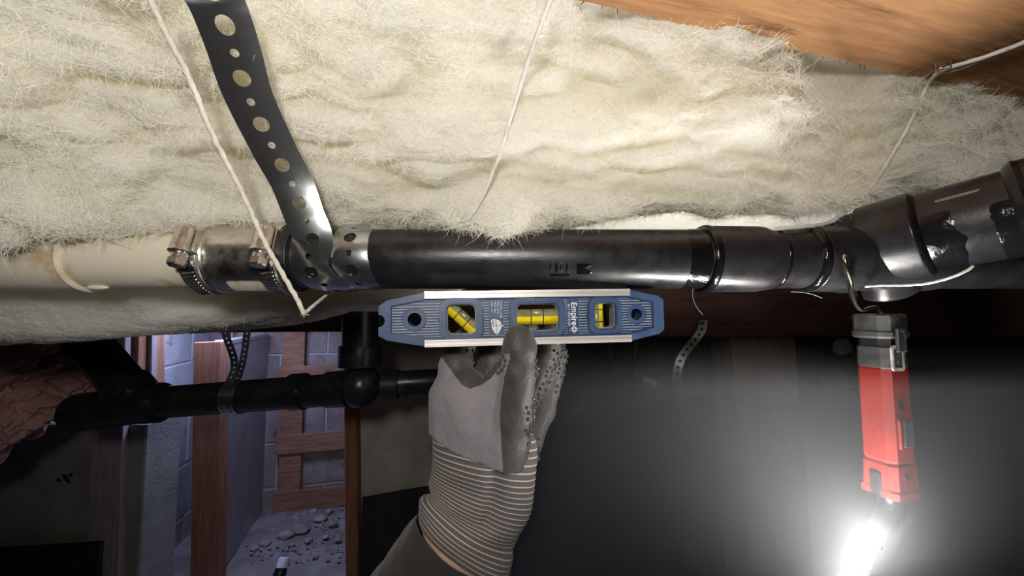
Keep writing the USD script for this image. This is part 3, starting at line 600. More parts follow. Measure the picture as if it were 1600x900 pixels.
def letters(txt, h, cu, top, bold=False):
    m = meshkit.text_mesh(txt, h, .0003, bold); v = m.vertices.copy(); m.vertices = np.stack([v[:, 1] + cu, top - v[:, 0], v[:, 2] + .0060], 1); return m     # turned to read downwards
def fit(txt, h, cu, top, length, bold=False):
    m = letters(txt, h, cu, top, bold); ln = top - m.vertices[:, 1].min(); m.vertices[:, 1] = top - (top - m.vertices[:, 1]) * length / ln; return m
def star(cu, cv, r, n=4):
    pts = []
    for k in range(2 * n): q = PI / n * k; R = r if k % 2 == 0 else r * .38; pts.append((cu + R * math.sin(q), cv + R * math.cos(q)))
    return Polygon(pts)
lpart('lettering', fit('Empire', 8.6, 71.5, 22, 36, True), 'white_print', False)
lpart('lettering', fit('em-9  MADE IN USA', 3.4, 66, 19, 34), 'white_print', False)
em = unary_union([star(75, -20, 8), Point(75, -20).buffer(4.5)]).difference(unary_union([sbox(74.6, -27, 75.4, -13), sbox(68, -20.4, 82, -19.6)]))
lpart('emblem', ext(em, .0060, .0063), 'white_print', False)
for k, (tx, ln) in enumerate((('Empire Level', 25), ('Mfg. Corp.', 20), ('Milw, Wis', 17), ('em-9', 15))): lpart('lettering', fit(tx, 2.9, -38 - 4.6 * k - 1, 25, ln), 'white_print', False)
em = unary_union([affinity.scale(Point(-45, -12).buffer(7.5), 1.0, 1.25), Polygon([(-51, -18), (-39, -18), (-44.5, -26)]), sbox(-38, -12.6, -34, -11.4), star(-45, -22, 5)]).difference(unary_union([sbox(-45.4, -26, -44.6, -4), sbox(-52, -12.4, -38, -11.6)]))
em = em.difference(affinity.scale(Point(-50, -7.5).buffer(2.0), .7, 1.6))
lpart('emblem', ext(em, .0060, .0063), 'white_print', False)
lpart('lettering', fit('e', 11, -53, -1, 8, True), 'white_print', False)
# scuffed notch and dirt on the lower edge by the left window
g = np.random.default_rng(2)
for k in range(5): 
    cx = -112 + g.uniform(-10, 16); pl = Polygon([(cx + g.uniform(3, 7) * math.cos(a), -31.5 + g.uniform(1.0, 2.6) * math.sin(a)) for a in np.linspace(0, 2 * PI, 11)[:-1]]); lpart('scuff', ext(pl, .0080, .00885), 'dirty_grey', False)

# ------------------------------------------------------------------ the person: gloved left hand, ribbed cuff, sleeve
pe = thing('person', 'gloved left hand and dark sleeve of a person pressing the blue level up from below', 'person', W(740, 800, .32))
def H(px, py, mm): return W(px, py, .300 + mm / 1000)
fingers = {                                              # (px, py, depth behind the level's front plane in mm, radius in mm)
    'thumb': [(778, 735, 12, 15), (802, 650, -6, 14.2), (811, 580, -17, 12.4), (812, 545, -20.5, 11.8), (811, 530, -20.5, 10.6)],
    'index': [(712, 618, 22, 17), (712, 572, 24, 13.5), (722, 540, 33, 12), (752, 512, 39, 10.5), (768, 500, 39, 9.2)],
    'middle': [(760, 625, 32, 16), (766, 590, 33, 13.5), (774, 552, 38, 12), (800, 522, 40, 10.2), (822, 508, 34, 9.5)],
    'ring': [(800, 640, 56, 16), (832, 600, 55, 12.5), (853, 556, 50, 11.5), (861, 530, 44, 11), (853, 512, 37.5, 10)],
    'little': [(820, 690, 62, 15), (848, 640, 66, 11.5), (862, 590, 66, 10.4), (868, 555, 60, 9.8), (866, 535, 52, 9)],
}
palm = [((735, 790, 30), (712, 618, 20), 30, 18), ((745, 780, 34), (762, 622, 38), 30, 19), ((758, 770, 42), (800, 640, 54), 28, 18), ((775, 765, 46), (820, 690, 60), 24, 16), ((742, 770, 22), (745, 640, 10), 27, 18), ((762, 770, 22), (790, 690, 4), 24, 18),
        ((748, 660, 12), (728, 610, 14), 20, 17), ((700, 690, 26), (700, 620, 24), 14, 15), ((742, 650, 8), (786, 578, -3), 13, 8), ((820, 725, 34), (826, 745, 34), 12, 12)]
lo = A([-.092, .262, CAMH - .22]); hi_ = A([.066, .400, CAMH + .012]); hh = .00165
ax = [np.arange(lo[k], hi_[k], hh) for k in range(3)]; G = np.stack(np.meshgrid(*ax, indexing='ij'), -1)
F = np.full(G.shape[:3], 1.0)
for a, b, ra, rb in palm: F = smin(F, cone_sdf(G, H(*a), H(*b), ra / 1000, rb / 1000), .010)
fs = []
for nm, ch in fingers.items():
    f = np.full(G.shape[:3], 1.0)
    for a, b in zip(ch[:-1], ch[1:]): f = smin(f, cone_sdf(G, H(*a[:3]), H(*b[:3]), a[3] / 1000, b[3] / 1000), .0035)
    fs.append(f); F = smin(F, f, .0045 if nm != 'thumb' else .006)
zmin = lambda x: W(740, 700, .32)[2] + (x - W(740, 700, .32)[0]) * -.30                                # the hand ends inside the cuff
F = np.maximum(F, zmin(G[..., 0]) - G[..., 2])
F += (meshkit.fbm(G * A([160, 160, 90]), 2, 6) - .5) * .0016
hand = nets(F, lo, hh)
raw = hand.vertices.copy(); trimesh.smoothing.filter_taubin(hand, iterations=6)
dm_ = np.linalg.norm(hand.vertices - raw, axis=1); hand.vertices = np.where((dm_ > .0025)[:, None], raw, hand.vertices)
pv = proj(hand.vertices)
knit = Polygon([(655, 800), (655, 590), (688, 556), (706, 580), (722, 602), (735, 608), (752, 601), (768, 590), (783, 571), (788, 553), (796, 550), (797, 560), (792, 575), (788, 590), (783, 620), (781, 650), (783, 690), (790, 800)])
dk = A([knit.exterior.distance(Point(*p)) * (1 if knit.contains(Point(*p)) else -1) if (640 < p[0] < 840) else -40 for p in pv])
depth = (hand.vertices[:, 1] - .300) * 1000
front = hand.vertex_normals[:, 1] < .35
dk = np.where((depth > 44) | ~front & (pv[:, 0] > 730), -20, dk)
dk += (meshkit.fbm(hand.vertices * 900, 2, 8) - .5) * 3
hp = part(pe, 'glove', hand, 'glove', True); attrib(hp, 'coat', np.clip(.5 - dk / 5, 0, 1))
# rubber dots on the palm side
tree = hand; vn = hand.vertex_normals; g = np.random.default_rng(9); dots = []
cand = np.where((pv[:, 0] > 660) & (pv[:, 1] < 775) & (hand.vertices[:, 1] < .385))[0]
side = (vn[cand] @ A([.93, -.1, -.25]) > .52)
reg = np.zeros(len(cand), bool)
for r in (Polygon([(835, 560), (880, 535), (892, 560), (858, 640), (842, 680), (842, 760), (822, 765), (822, 640), (838, 600)]), ): reg |= A([r.contains(Point(*p)) for p in pv[cand]])
reg &= side
reg2 = A([Polygon([(722, 543), (748, 543), (772, 585), (788, 548), (800, 548), (785, 582), (762, 592), (742, 575)]).contains(Point(*p)) for p in pv[cand]]) & (vn[cand][:, 1] < -.1)
order = g.permutation(cand[reg | reg2]); chosen = []
for v in order:
    p = hand.vertices[v]
    if all(np.linalg.norm(p - c) > .0040 for c in chosen): chosen.append(p); q = trimesh.creation.icosphere(1, .0012); q.vertices = q.vertices @ np.diag([1, 1, 1.25]) + p + vn[v] * .0004; dots.append(q)
    if len(chosen) > 170: break
part(hp, 'grip_dot', cat_(dots), 'glove_dots', True, kind='stuff')
# ribbed cuff: a loft of tilted ellipses with a ridge for every light yarn
cs = [(757, 668, 76, 6, 31, 4), (758, 690, 83, 8, 35, 5), (757, 730, 82, 12, 34, 5), (752, 765, 83, 19, 29, 5), (743, 795, 80, 26, 29, 5), (736, 812, 76, 31, 30, 4), (730, 824, 85, 33, 35, 2), (727, 842, 86, 34, 36, 0), (723, 856, 80, 34, 31, 0), (724, 846, 70, 34, 27, 0), (730, 825, 66, 32, 25, 0)]
cs = A(cs, float); tk = A([0, .07, .20, .36, .53, .66, .73, .82, .89, .94, 1.0]); NS = 460; tt = np.linspace(0, 1, NS); ci = PchipInterpolator(tk, cs)(tt)
ph = np.linspace(0, 2 * PI, 128, endpoint=False); rings, ribv = [], []
for k in range(NS):
    cx, cy, hw, an, dm, tl = ci[k]; an = math.radians(an); c = H(cx, cy, 30); s = .33 / FPX * 1.0
    rib = .5 + .5 * math.cos(2 * PI * 31 * min(tt[k], .9)); 
    e1 = A([math.cos(an), 0, -math.sin(an)]) * (hw * .32 / FPX); e2 = A([0.0, 1, -.18]) * dm / 1000
    crease = 1 - .16 * np.exp(-((ph - 4.98) / .16) ** 2) * np.interp(tt[k], [0, .15, .5, .62], [0, 1, 1, 0])
    fold = 1 + .020 * np.sin(ph * 5 + tt[k] * 22) * np.interp(tt[k], [0, .3, .6, 1], [0, .4, 1, .5])
    rr = (1 + .011 * (rib - .5)) * crease * fold
    rings.append(c + (rr * np.cos(ph))[:, None] * e1 + (rr * np.sin(ph))[:, None] * e2); ribv.append(np.full(128, rib * (1 if tt[k] < .9 else .4)))
cuff = loft(rings, cap=False)
if cuff.face_normals[(cuff.triangles_center[:, 1] < .30)][:, 1].mean() > 0: cuff.invert()
cuf = part(pe, 'cuff', cuff, 'cuff', True, 'grey ribbed knit cuff with light rings'); attrib(cuf, 'rib', np.concatenate(ribv))
# sleeve and the sliver of wrist that shows at its opening
ad = A([-.56, -.10, -.82]); ad /= np.linalg.norm(ad)
def limb(c0, stations, n=72, seed=1, wr=0.0, cap=True):
    x = A([math.cos(math.radians(35)), 0, -math.sin(math.radians(35))]); x -= ad * (x @ ad); x /= np.linalg.norm(x); y = np.cross(ad, x); out = []
    if y[1] < 0: y = -y
    a = np.linspace(0, 2 * PI, n, endpoint=False)
    for t, rx, ry in stations:
        c = c0 + ad * t; w_ = 1 + wr * (meshkit.fbm(np.stack([np.cos(a) * 2 + t * 30, np.sin(a) * 2 + t * 45, a * 0 + seed], -1), 3, seed) - .5)
        out.append(c + (w_ * np.cos(a))[:, None] * x * rx + (w_ * np.sin(a))[:, None] * y * ry)
    m = loft(out, cap); 
    if (m.face_normals * (m.triangles_center - m.centroid)).sum() < 0: m.invert()
    return m
c0 = H(722, 856, 30)
part(pe, 'forearm', limb(c0 - ad * .03, [(0, .024, .020), (.03, .0315, .026), (.035, .0335, .0265), (.08, .035, .029), (.20, .038, .033)]), 'skin', True, 'sliver of bare wrist between cuff and sleeve')
so = H(711, 850.5, 30)
st = [(.010, .034, .027), (.0015, .0375, .0305), (.0, .0385, .0315), (.0012, .0395, .0325), (.004, .0400, .033)] + [(t, .0400 + t * .06, .0335 + t * .07) for t in np.linspace(.008, .30, 60)]
part(pe, 'sleeve', limb(so, st, 96, 4, .10), 'sleeve_fabric', True, 'black jacket sleeve')

# ------------------------------------------------------------------ stick work light hanging from the pipe
SY = 0.335; SU = SY / FPX
l0, l1 = W(1372, 490, SY), W(1391, 770, SY - .002)
sz = (l1 - l0) / np.linalg.norm(l1 - l0); SLN = np.linalg.norm(l1 - l0)
tcm = -l0 * A([1, 1, 0]); tcm /= np.linalg.norm(tcm); rgt = A([-tcm[1], tcm[0], 0])
sy = math.cos(.61) * tcm - math.sin(.61) * rgt; sy -= sz * (sy @ sz); sy /= np.linalg.norm(sy); sx = np.cross(sy, sz)      # sy: front left face, sx: right face
wl = thing('work_light', 'red and black stick work light hanging from a wire hook, its bar lit', 'work light', l0)
def sput(m, t): return place(m if t is None else sfix(m), l0, sx, sy, sz)
LK = .66
def sfix(m):
    m = m.copy(); m.vertices = m.vertices * A([LK, LK, 1]); return m
def octo(hx, hy, c): return Polygon([(-hx + c, -hy), (hx - c, -hy), (hx, -hy + c), (hx, hy - c), (hx - c, hy), (-hx + c, hy), (-hx, hy - c), (-hx, -hy + c)])
def prism(sections):
    """Lofts octagons: (along 0..1, half x, half y, corner cut, shift x) in mm."""
    r = []
    for t, hx, hy, c, *s in sections:
        o = A(octo(hx, hy, c).exterior.coords)[:-1] / 1000 * LK; r.append(np.c_[o, np.full(8, t * SLN)])
    m = loft(r); m.fix_normals(); return m
part(wl, 'battery_head', sput(prism([(0, 20, 20, 8), (.012, 22.5, 22.5, 9), (.098, 22.5, 22.5, 9), (.105, 24, 24, 10), (.128, 24, 24, 10), (.140, 21, 21, 8)]), None), 'lamp_black', False)
part(wl, 'latch', sput(cbox((.004, .014, .020), .001, (.0245, .002, .022)), 0), 'lamp_black', False)
part(wl, 'collar', sput(prism([(.135, 19, 19, 9), (.185, 19, 19, 9)]), None), 'bottle_black', False)
part(wl, 'neck', sput(prism([(.182, 18.5, 18.5, 9), (.190, 20, 20, 8), (.300, 20, 20, 7), (.310, 19.2, 19.2, 7)]), None), 'lamp_black', False, 'dirty black rubber neck')
bt_ = part(wl, 'switch_button', sput(cbox((.0025, .015, .017), .001, (.0205, .004, .245 * SLN)), 0), 'lamp_black', False)
part(bt_, 'button_rim', sput(place(ext(rrect(-.0095, -.0105, .0095, .0105, .003).difference(rrect(-.0068, -.0078, .0068, .0078, .002)), 0, .0026), A([.0196, .004, .245 * SLN]), A([0, 1, 0]), A([0, 0, 1]), A([1, 0, 0])), 0), 'dirty_grey', False)
red = prism([(.300, 19.2, 19.6, 7), (.315, 20, 20.4, 7.5), (.80, 20.0, 20.6, 7.5), (.815, 18.6, 19.2, 7), (.83, 20.5, 21, 7), (.955, 21, 21.5, 6.5), (.965, 22.2, 22.4, 5), (1.0, 22.0, 22.2, 5), (1.005, 20, 20, 5)])
part(wl, 'red_handle', sput(red, None), 'lamp_red', False)
hole = lathe([(-.001, 0), (-.001, .0030), (.0006, .0030), (.0006, .0042), (.0012, .0042), (.0012, 0)], A([.0198, .004, .50 * SLN]), A([1, 0, 0]), 20)
part(wl, 'screw_hole', sput(hole, 0), 'bottle_black', 30)
hole = lathe([(-.001, 0), (-.001, .0026), (.0010, .0026), (.0010, 0)], A([.0206, .003, .88 * SLN]), A([1, 0, 0]), 20); part(wl, 'screw_hole', sput(hole, 0), 'bottle_black', 30)
part(wl, 'side_slot', sput(cbox((.004, .016, .022), .001, (.0195, -.006, .655 * SLN)), 0), 'lamp_black', False)
part(wl, 'slot_rib', sput(cbox((.005, .0045, .024), .001, (.0198, .0075, .655 * SLN)), 0), 'lamp_red', False)
part(wl, 'bar_clip', sput(cbox((.0125, .004, .019), .001, (.0, .0218, .935 * SLN)), 0), 'bottle_black', False)
part(wl, 'bar_clip', sput(cbox((.0125, .0035, .004), .001, (.0, .0218, .885 * SLN)), 0), 'lamp_red', False)
# wire hook
hk = [l0 + A([.004, 0, -.002]), l0 + A([.002, 0, .003]), W(1347, 484, .325), W(1334, 468, .312), W(1329, 450, .292), W(1330, 441, .284), W(1325, 425, .2795), W(1320, 406, .2785), W(1319, 399, .2795)]
part(wl, 'hook', tube(spline(hk, 50), .0017, 12), 'bright_steel', True)
# hinge and lit bar
b0, b1 = W(1368, 824, .318), W(1268, 1035, .225)
bd = (b1 - b0) / np.linalg.norm(b1 - b0); BL = np.linalg.norm(b1 - b0)
toc = A([0, 0, CAMH]) - (b0 + b1) / 2; by = toc - bd * (toc @ bd); by /= np.linalg.norm(by); bx = np.cross(bd, by); by = by * math.cos(.15) - bx * math.sin(.15) * (1 if bx[0] > 0 else -1); bx = np.cross(bd, by)   # the lens looks a little to the left
hg = l1 + sz * .006
part(wl, 'hinge', tube(spline([l1 - sz * .004, hg + sz * .004, (hg + b0) / 2 - by * .012, b0 - by * .011 + bd * .006], 16), np.linspace(.010, .0065, 16), 16), 'bottle_black', 30)
bm = cbox((.0115, .014, BL), .003, (0, -.0085, BL / 2)); part(wl, 'bar_housing', place(bm, b0, bx, by, bd), 'bottle_black', False)
hm = ext(rrect(-.0044, -.004, .0044, BL - .008, .002).buffer(.0011).difference(rrect(-.0041, -.0035, .0041, BL - .0085, .002)), 0, .0016); hm = place(hm, A([0, -.0020, 0.004]), A([1, 0, 0]), A([0, 0, 1]), A([0, 1, 0])); part(wl, 'lens_frame', place(hm, b0, bx, by, bd), 'white_print', False)
pr_ = rrect(-.0038, 0, .0038, BL - .009, .002); lm = ext(pr_, 0, .0012); lm = place(lm, A([0, -.0016, .0005]), A([1, 0, 0]), A([0, 0, 1]), A([0, 1, 0])); lp = part(wl, 'lens', place(lm, b0 + bd * .004, bx, by, bd), 'lamp_lens', False, 'bright white lit lens')

# ------------------------------------------------------------------ far pipes behind the level
fp = thing('lower_drain_pipe', 'black plastic drain with a round tee crossing lower left in front of the studs', 'pipe', W(560, 605, .68))
FY = .68; fr = .0300
def fpx(px, py, y=FY): return W(px, py, y)
T0 = fpx(563, 600)
part(fp, 'riser', seg(fpx(563, 380, .66), fpx(563, 560, .672), fr), 'black_abs')
part(fp, 'riser_coupling', lathe([(0, fr), (0, .0355), (.001, .0362), (.034, .0362), (.035, .0355), (.035, fr)], fpx(563, 572, .676), EZ, 56), 'black_abs')
sph = trimesh.creation.icosphere(4, 1.0); sph.vertices *= A([.0355, .0355, .038]); sph.vertices += T0 + A([0, 0, -.003]); part(fp, 'tee_body', sph, 'black_abs', True)
PLc, PRc = fpx(240, 629, .70), fpx(540, 608, .682)
part(fp, 'pipe', seg(fpx(246, 629, .70), fpx(560, 606, .681), fr - .002), 'black_abs')
dl = (PRc - PLc) / np.linalg.norm(PRc - PLc)
part(fp, 'coupling', lathe([(0, fr - .004), (0, fr + .001), (.0008, fr + .0016), (.024, fr + .0016), (.0248, fr + .001), (.0248, fr - .004)], fpx(456, 612.5, .686), dl, 56), 'black_abs')
part(fp, 'tee_neck', lathe([(0, .02), (0, .031), (.03, .0315), (.04, .034), (.04, .02)], fpx(512, 609, .684), dl, 48), 'black_abs')
part(fp, 'side_hub', lathe([(0, .01), (0, .026), (.028, .026), (.029, .025), (.029, .01)], fpx(598, 601, .69), A([1, .1, 0]), 48), 'black_abs')
part(fp, 'side_pipe', seg(fpx(600, 600, .69), fpx(760, 590, .74), .0215), 'black_abs')
wyc = fpx(210, 632, .702)
part(fp, 'wye_body', seg(fpx(120, 645, .712), fpx(250, 628, .70), .0335), 'black_abs')
part(fp, 'wye_hub', lathe([(0, .02), (0, .0345), (.001, .0352), (.022, .0352), (.023, .0345), (.023, .02)], fpx(232, 630, .7), dl, 56), 'black_abs')
part(fp, 'diagonal_pipe', seg(fpx(218, 628, .70), fpx(78, 466, .735), .0325), 'black_abs')
part(fp, 'diagonal_hub', lathe([(0, .02), (0, .037), (.03, .037), (.031, .036), (.031, .02)], fpx(212, 620, .70), fpx(150, 548, .715) - fpx(212, 620, .70), 56), 'black_abs')
st_ = thing('pipe_hanger_strap', 'thin perforated metal strap holding up the lower black drain in a V', 'strap', fpx(366, 600))
pc_ = fpx(368, 620.5, .692)
def around(x, a, r): return A([x, pc_[1] - r * math.cos(a), pc_[2] + r * math.sin(a)])
rs_ = fr - .0010
pa = [fpx(342, 470, .70), fpx(352, 520, .695), fpx(366, 575, .690)] + [around(pc_[0] - .004 + .000 * k, a, rs_) for k, a in enumerate(np.linspace(.9, -1.9, 12))] 
pb = [fpx(392, 470, .72), fpx(386, 520, .712), fpx(378, 570, .70)] + [around(pc_[0] + .0085, a, rs_ + .0006) for a in np.linspace(1.0, -1.9, 12)]
for pth in (pa, pb):
    L_ = np.linalg.norm(np.diff(A(pth), axis=0), axis=1).sum()
    m, _ = ribbon(pth, [A([1, .1, .15])] * len(pth), .0125, .0008, [(s, 0, .0019) for s in np.arange(.006, L_ - .004, .0092)], 70, 3); part(st_, 'band', m, 'galvanised', 30)

# ------------------------------------------------------------------ left side: pink insulation, boards, studs, sheet metal panel
pk_ = trimesh.creation.icosphere(7, 1.0); v = pk_.vertices.copy()
q = v * A([.165, .13, .105]); n_ = meshkit.fbm(q * A([13, 13, 13]), 4, 77) - .5; n2 = 1 - abs(2 * meshkit.fbm(q * A([9, 16, 16]) + 4, 3, 78) - 1)
q *= (1 + .22 * (meshkit.fbm(q * 55, 4, 79) - .5) + .75 * n_ - .10 * np.clip(n2 - .8, 0, 1) * 3)[:, None]
dr = np.clip(-q[:, 2] - .05, 0, 1); q[:, 2] -= dr * (meshkit.fbm(np.c_[q[:, :2] * 26, q[:, 0] * 0], 2, 80) * 1.5 - .3)
pk_.vertices = q + W(2, 592, .765)
single('pink_insulation', pk_, 'pink_wool', 'torn lump of pink insulation hanging at the left edge below the batt', 'insulation', True)
def board(name, label, px0, px1, y, z0, z1, depth, m, cat='board', ax=None, lean=.035, group=None):
    """An upright board whose front face spans px0..px1 at distance y."""
    a, b = W(px0, 487, y), W(px1, 487, y); w_ = b[0] - a[0]
    ax = ax or [A([1, 0, lean]) / math.hypot(1, lean), A([0, 1, 0]), A([-lean, 0, 1]) / math.hypot(1, lean)]
    t = thing(name, label, cat, (a[0], y, z0), group)
    part(t, 'timber' if 'wood' in m else 'board', hbox(a, 0, w_, 0, depth, z0 - (.01 if z0 == 0 else 0), z1, .002, ax), m, False); return t
board('wall_board', 'pale grey weathered board left of the brown stud at the lower left', 148, 196, 1.10, 0, .86, .02, 'grey_board')
board('wall_stud', 'dark brown stud between the pale grey board and the pinkish board at the left', 194, 217, 1.13, 0, 1.0, .089, 'stud_wood', 'stud')
board('wall_board', 'narrow pinkish grey board against the left end of the block wall', 215, 238, 1.16, 0, .92, .02, 'grey_board')
board('wall_stud', 'broad brown stud beside the galvanised sheet panel', 303, 345, 1.31, 0, CAMH - .105, .038, 'stud_wood', 'stud')
o = W(344, 487, 1.31)
pn = thing('sheet_panel', 'grey galvanised sheet panel running back from the broad brown stud', 'panel', (o[0], o[1], 0))
part(pn, 'sheet', hbox(o, .002, .008, .0, .46, .0, CAMH - .11, .001), 'sheet_metal', False)
part(pn, 'top_edge', hbox(o, -.03, .010, .04, .46, CAMH - .118, CAMH - .100, .002), 'sheet_metal', False)
for k, z in enumerate(np.arange(.12, .80, .095)): 
    s = trimesh.creation.icosphere(2, .0042); s.apply_translation(A([o[0], o[1], z]) + E1 * .009 + E2 * .022); part(pn, 'screw', s, 'bright_steel', True)
w = structure('wall_left'); stg = hbox(W(-260, 487, 1.12), 0, .93, 0, .12, -.1, .58, .004, [A([1, 0, 0]), A([0, 1, 0]), EZ]); part(w, 'stem_wall', stg, 'dark_concrete', False)
for (dx, dz, r1, r2) in ((.0, .0, .016, .006), (.012, .010, .006, .005), (-.022, -.004, .006, .004)):
    s = trimesh.creation.icosphere(2, 1); s.vertices *= A([r1, .003, r2]); s.apply_transform(trimesh.transformations.rotation_matrix(.9, [0, 1, 0])); s.apply_translation(W(104, 748, 1.119) + A([dx, 0, dz])); part(w, 'hole_stain', s, 'bottle_black', True)
single('black_sheet', hbox(W(-230, 487, 1.09), 0, .745, 0, .012, 0, W(0, 874, 1.09)[2], .004, [A([1, 0, .06]) / np.linalg.norm([1, 0, .06]), A([0, 1, 0]), EZ]), 'black_poly', 'black plastic board leaning at the bottom left corner', 'plastic sheet', False)
# timbers of the end wall in the bay
ob = A([-1.12, 1.75])
wz = lambda py, y=1.80: W(450, py, y)[2]
t = thing('bay_framing', 'reddish brown timber post and rails fixed to the stained block wall in the bay', 'framing', (ob[0], ob[1], 0))
part(t, 'post', hbox(ob, .075, .165, .0, .022, 0, .985, .002), 'rail_wood', False)
for a, b, w0 in ((571, 591, -.008), (676, 706, -.010), (764, 797, -.006)):
    part(t, 'rail', hbox(ob, .06, .70, w0, .0, wz(b), wz(a), .002), 'rail_wood', False)
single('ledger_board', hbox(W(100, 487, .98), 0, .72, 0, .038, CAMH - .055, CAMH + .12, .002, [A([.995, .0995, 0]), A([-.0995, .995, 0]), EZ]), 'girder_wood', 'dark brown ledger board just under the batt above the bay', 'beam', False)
board('corner_post', 'dark narrow post at the left edge of the concrete wall behind the hand', 536, 555, 1.09, 0, 1.0, .03, 'stud_wood', 'post')

# ------------------------------------------------------------------ right side: girder, post, loop of strap, cables, black poly sheet
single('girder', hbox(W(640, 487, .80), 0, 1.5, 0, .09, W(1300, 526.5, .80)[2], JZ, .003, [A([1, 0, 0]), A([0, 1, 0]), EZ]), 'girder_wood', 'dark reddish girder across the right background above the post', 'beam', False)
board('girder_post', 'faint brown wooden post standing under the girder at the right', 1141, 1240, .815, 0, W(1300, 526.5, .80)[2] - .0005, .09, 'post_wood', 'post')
lp_ = [W(1098, 500, .795), W(1095, 518, .785), W(1080, 538, .78), W(1062, 566, .78), W(1058, 600, .785), W(1066, 635, .79), W(1082, 658, .795), W(1108, 650, .81), W(1122, 636, .82)]
lps = spline(lp_, 60); L_ = np.linalg.norm(np.diff(lps, axis=0), axis=1).sum(); tg = np.gradient(lps, axis=0); tg /= np.linalg.norm(tg, axis=1)[:, None]
m, _ = ribbon(lps, np.cross(tg, A([.35, 1, .1])), .0165, .0008, [(s, 0, .0028) for s in np.arange(.008, L_ - .006, .0135)], 90, 4)
t = thing('loose_strap', 'loose perforated strap curling down from the girder right of the level', 'strap', W(1095, 518, .785)); part(t, 'band', m, 'galvanised', 30)
t = thing('loose_cable', 'black cables with a pale bare end dangling behind the right end of the level', 'cable', W(955, 500, .80))
part(t, 'cable', tube(spline([W(945, 480, .79), W(952, 540, .78), W(962, 575, .78), W(985, 592, .78), W(1004, 593, .78)], 40), .0050, 10), 'cable_black', True)
part(t, 'bare_end', tube(spline([W(1002, 592, .78), W(1012, 594, .78), W(1024, 603, .78)], 10), np.linspace(.0062, .0085, 10), 10), 'lint', True)
part(t, 'cable', tube(spline([W(992, 480, .79), W(994, 540, .79), W(985, 580, .79)], 30), .0048, 10), 'cable_black', True)
part(t, 'cable', tube(spline([W(860, 560, .82), W(900, 567, .79), W(955, 569, .785), W(985, 585, .785)], 30), .0042, 10), 'cable_black', True)
lc = trimesh.creation.icosphere(4, 1.0); lc.vertices *= (1 + 1.1 * (meshkit.fbm(lc.vertices * 2.6, 4, 60) - .5))[:, None] * A([.017, .006, .016]); lc.vertices += W(1312, 541, .802) + A([0, -.006, 0])
single('dust_clump', lc, 'lint', 'small grey clump of dust stuck under the girder left of the work light', 'dust', True)
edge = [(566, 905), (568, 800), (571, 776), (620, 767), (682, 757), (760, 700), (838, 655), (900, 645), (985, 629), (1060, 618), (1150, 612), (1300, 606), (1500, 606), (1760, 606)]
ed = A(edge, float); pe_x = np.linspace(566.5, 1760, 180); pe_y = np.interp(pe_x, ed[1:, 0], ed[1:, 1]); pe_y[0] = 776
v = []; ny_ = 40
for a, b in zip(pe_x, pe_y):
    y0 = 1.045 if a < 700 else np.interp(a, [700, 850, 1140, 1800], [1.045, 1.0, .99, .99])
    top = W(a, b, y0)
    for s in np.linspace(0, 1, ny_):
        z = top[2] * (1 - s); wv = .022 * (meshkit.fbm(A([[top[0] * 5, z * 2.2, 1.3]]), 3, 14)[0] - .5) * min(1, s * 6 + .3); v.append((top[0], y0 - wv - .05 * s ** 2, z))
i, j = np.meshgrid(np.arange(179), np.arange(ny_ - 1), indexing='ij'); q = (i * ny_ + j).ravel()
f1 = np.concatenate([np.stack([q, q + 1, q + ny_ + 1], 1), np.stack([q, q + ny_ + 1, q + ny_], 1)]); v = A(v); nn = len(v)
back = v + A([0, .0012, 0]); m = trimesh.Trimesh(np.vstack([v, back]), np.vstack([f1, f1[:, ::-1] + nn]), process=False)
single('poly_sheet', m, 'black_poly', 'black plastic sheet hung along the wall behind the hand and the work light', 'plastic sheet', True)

# ------------------------------------------------------------------ floor of the bay: little bottle, rubble
bo = W(436, 893, 1.318); bo[2] = .022
bt2 = thing('small_bottle', 'little black bottle with a white cap on the dirt floor of the bay', 'bottle', bo)
bdz = A([.03, .35, .62]); bdz /= np.linalg.norm(bdz)
part(bt2, 'body', lathe([(-.02, 0), (-.02, .017), (-.016, .020), (.012, .020), (.022, .018), (.034, .015), (.034, 0)], bo + A([0, 0, .006]), bdz, 32), 'bottle_black', 40)
part(bt2, 'cap', lathe([(.024, 0), (.024, .0165), (.026, .018), (.050, .0175), (.054, .015), (.055, 0)], bo + A([0, 0, .006]), bdz, 32), 'cap_white', 40)
g = np.random.default_rng(21)
def stone(seed, s):
    m = trimesh.creation.icosphere(2, 1.0); m.vertices *= (1 + .8 * (meshkit.fbm(m.vertices * 1.3 + seed * 9, 3, seed) - .5))[:, None] * s; return m
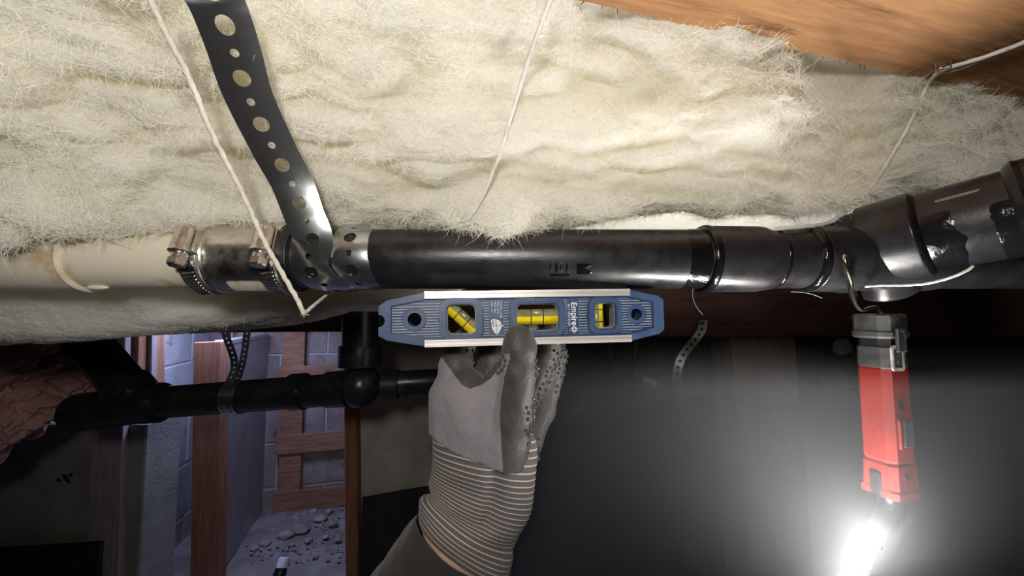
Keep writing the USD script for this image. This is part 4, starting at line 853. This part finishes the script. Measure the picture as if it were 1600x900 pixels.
spots_ = [(470, 830, 30), (500, 812, 22), (448, 838, 26), (425, 832, 20), (482, 845, 14), (520, 820, 16), (398, 858, 16), (460, 812, 18), (415, 850, 18), (440, 800, 14), (508, 840, 12), (490, 800, 14), (527, 845, 12), (405, 838, 14), (455, 852, 12), (475, 806, 12), (432, 815, 14), (515, 800, 12)]
for k, (px, py, s) in enumerate(spots_):
    y = CAMH / -ray(px, py)[2]; p = W(px, py, y); r = s * y / FPX * .36; m = stone(30 + k, A([r * 1.2, r, r * .6])); m.vertices += p + A([0, 0, r * .25])
    single('rubble_stone', m, 'rubble', 'lump of rubble lying on the dirt floor of the bay', 'stone', True, 'rubble on the floor of the bay')
gr = []
for k in range(150):
    px, py = g.uniform(385, 535), g.uniform(795, 880); y = CAMH / -ray(px, py)[2]; r = g.uniform(.002, .006); m = trimesh.creation.icosphere(1, 1.0); m.vertices *= A([r * 1.2, r, r * .7]) * g.uniform(.8, 1.2, (len(m.vertices), 1)); m.vertices += W(px, py, y) + A([0, 0, .004]); gr.append(m)
single('gravel', cat_(gr), 'rubble', 'fine gravel scattered over the dirt floor of the bay', 'gravel', False, kind='stuff')
th_ = [on_pipe(xc(1078), -1.4, PR + .0005), W(1084, 470, .31), W(1090, 482, .31), W(1098, 491, .31)]
single('lint_thread', tube(spline(th_, 24), .00025, 5), 'lint', 'thin grey fibre hanging under the first black coupling', 'fibre', True)
single('lint_thread', tube(spline([W(1236, 456, .31), W(1262, 458, .31), W(1285, 466, .31)], 12), .0003, 5), 'lint', 'short curled fibre under the black pipe left of the wire hook', 'fibre', True)

# ------------------------------------------------------------------ dust haze in the air round the work light
HAZE = 0.52
usdkit.material(stage, '/World/Looks/dust_haze', {'v': ('principled_volume', {'color': (0.80, 0.84, 0.90), 'density': HAZE, 'anisotropy': 0.35})}, [], volume='v.volume')
hz = cbox((1.5, .72, .66), 0, (.72, .61, CAMH - .38))
single('dust_haze', hz, 'dust_haze', 'pale dusty haze glowing round the lit work light', 'haze', False, kind='stuff')
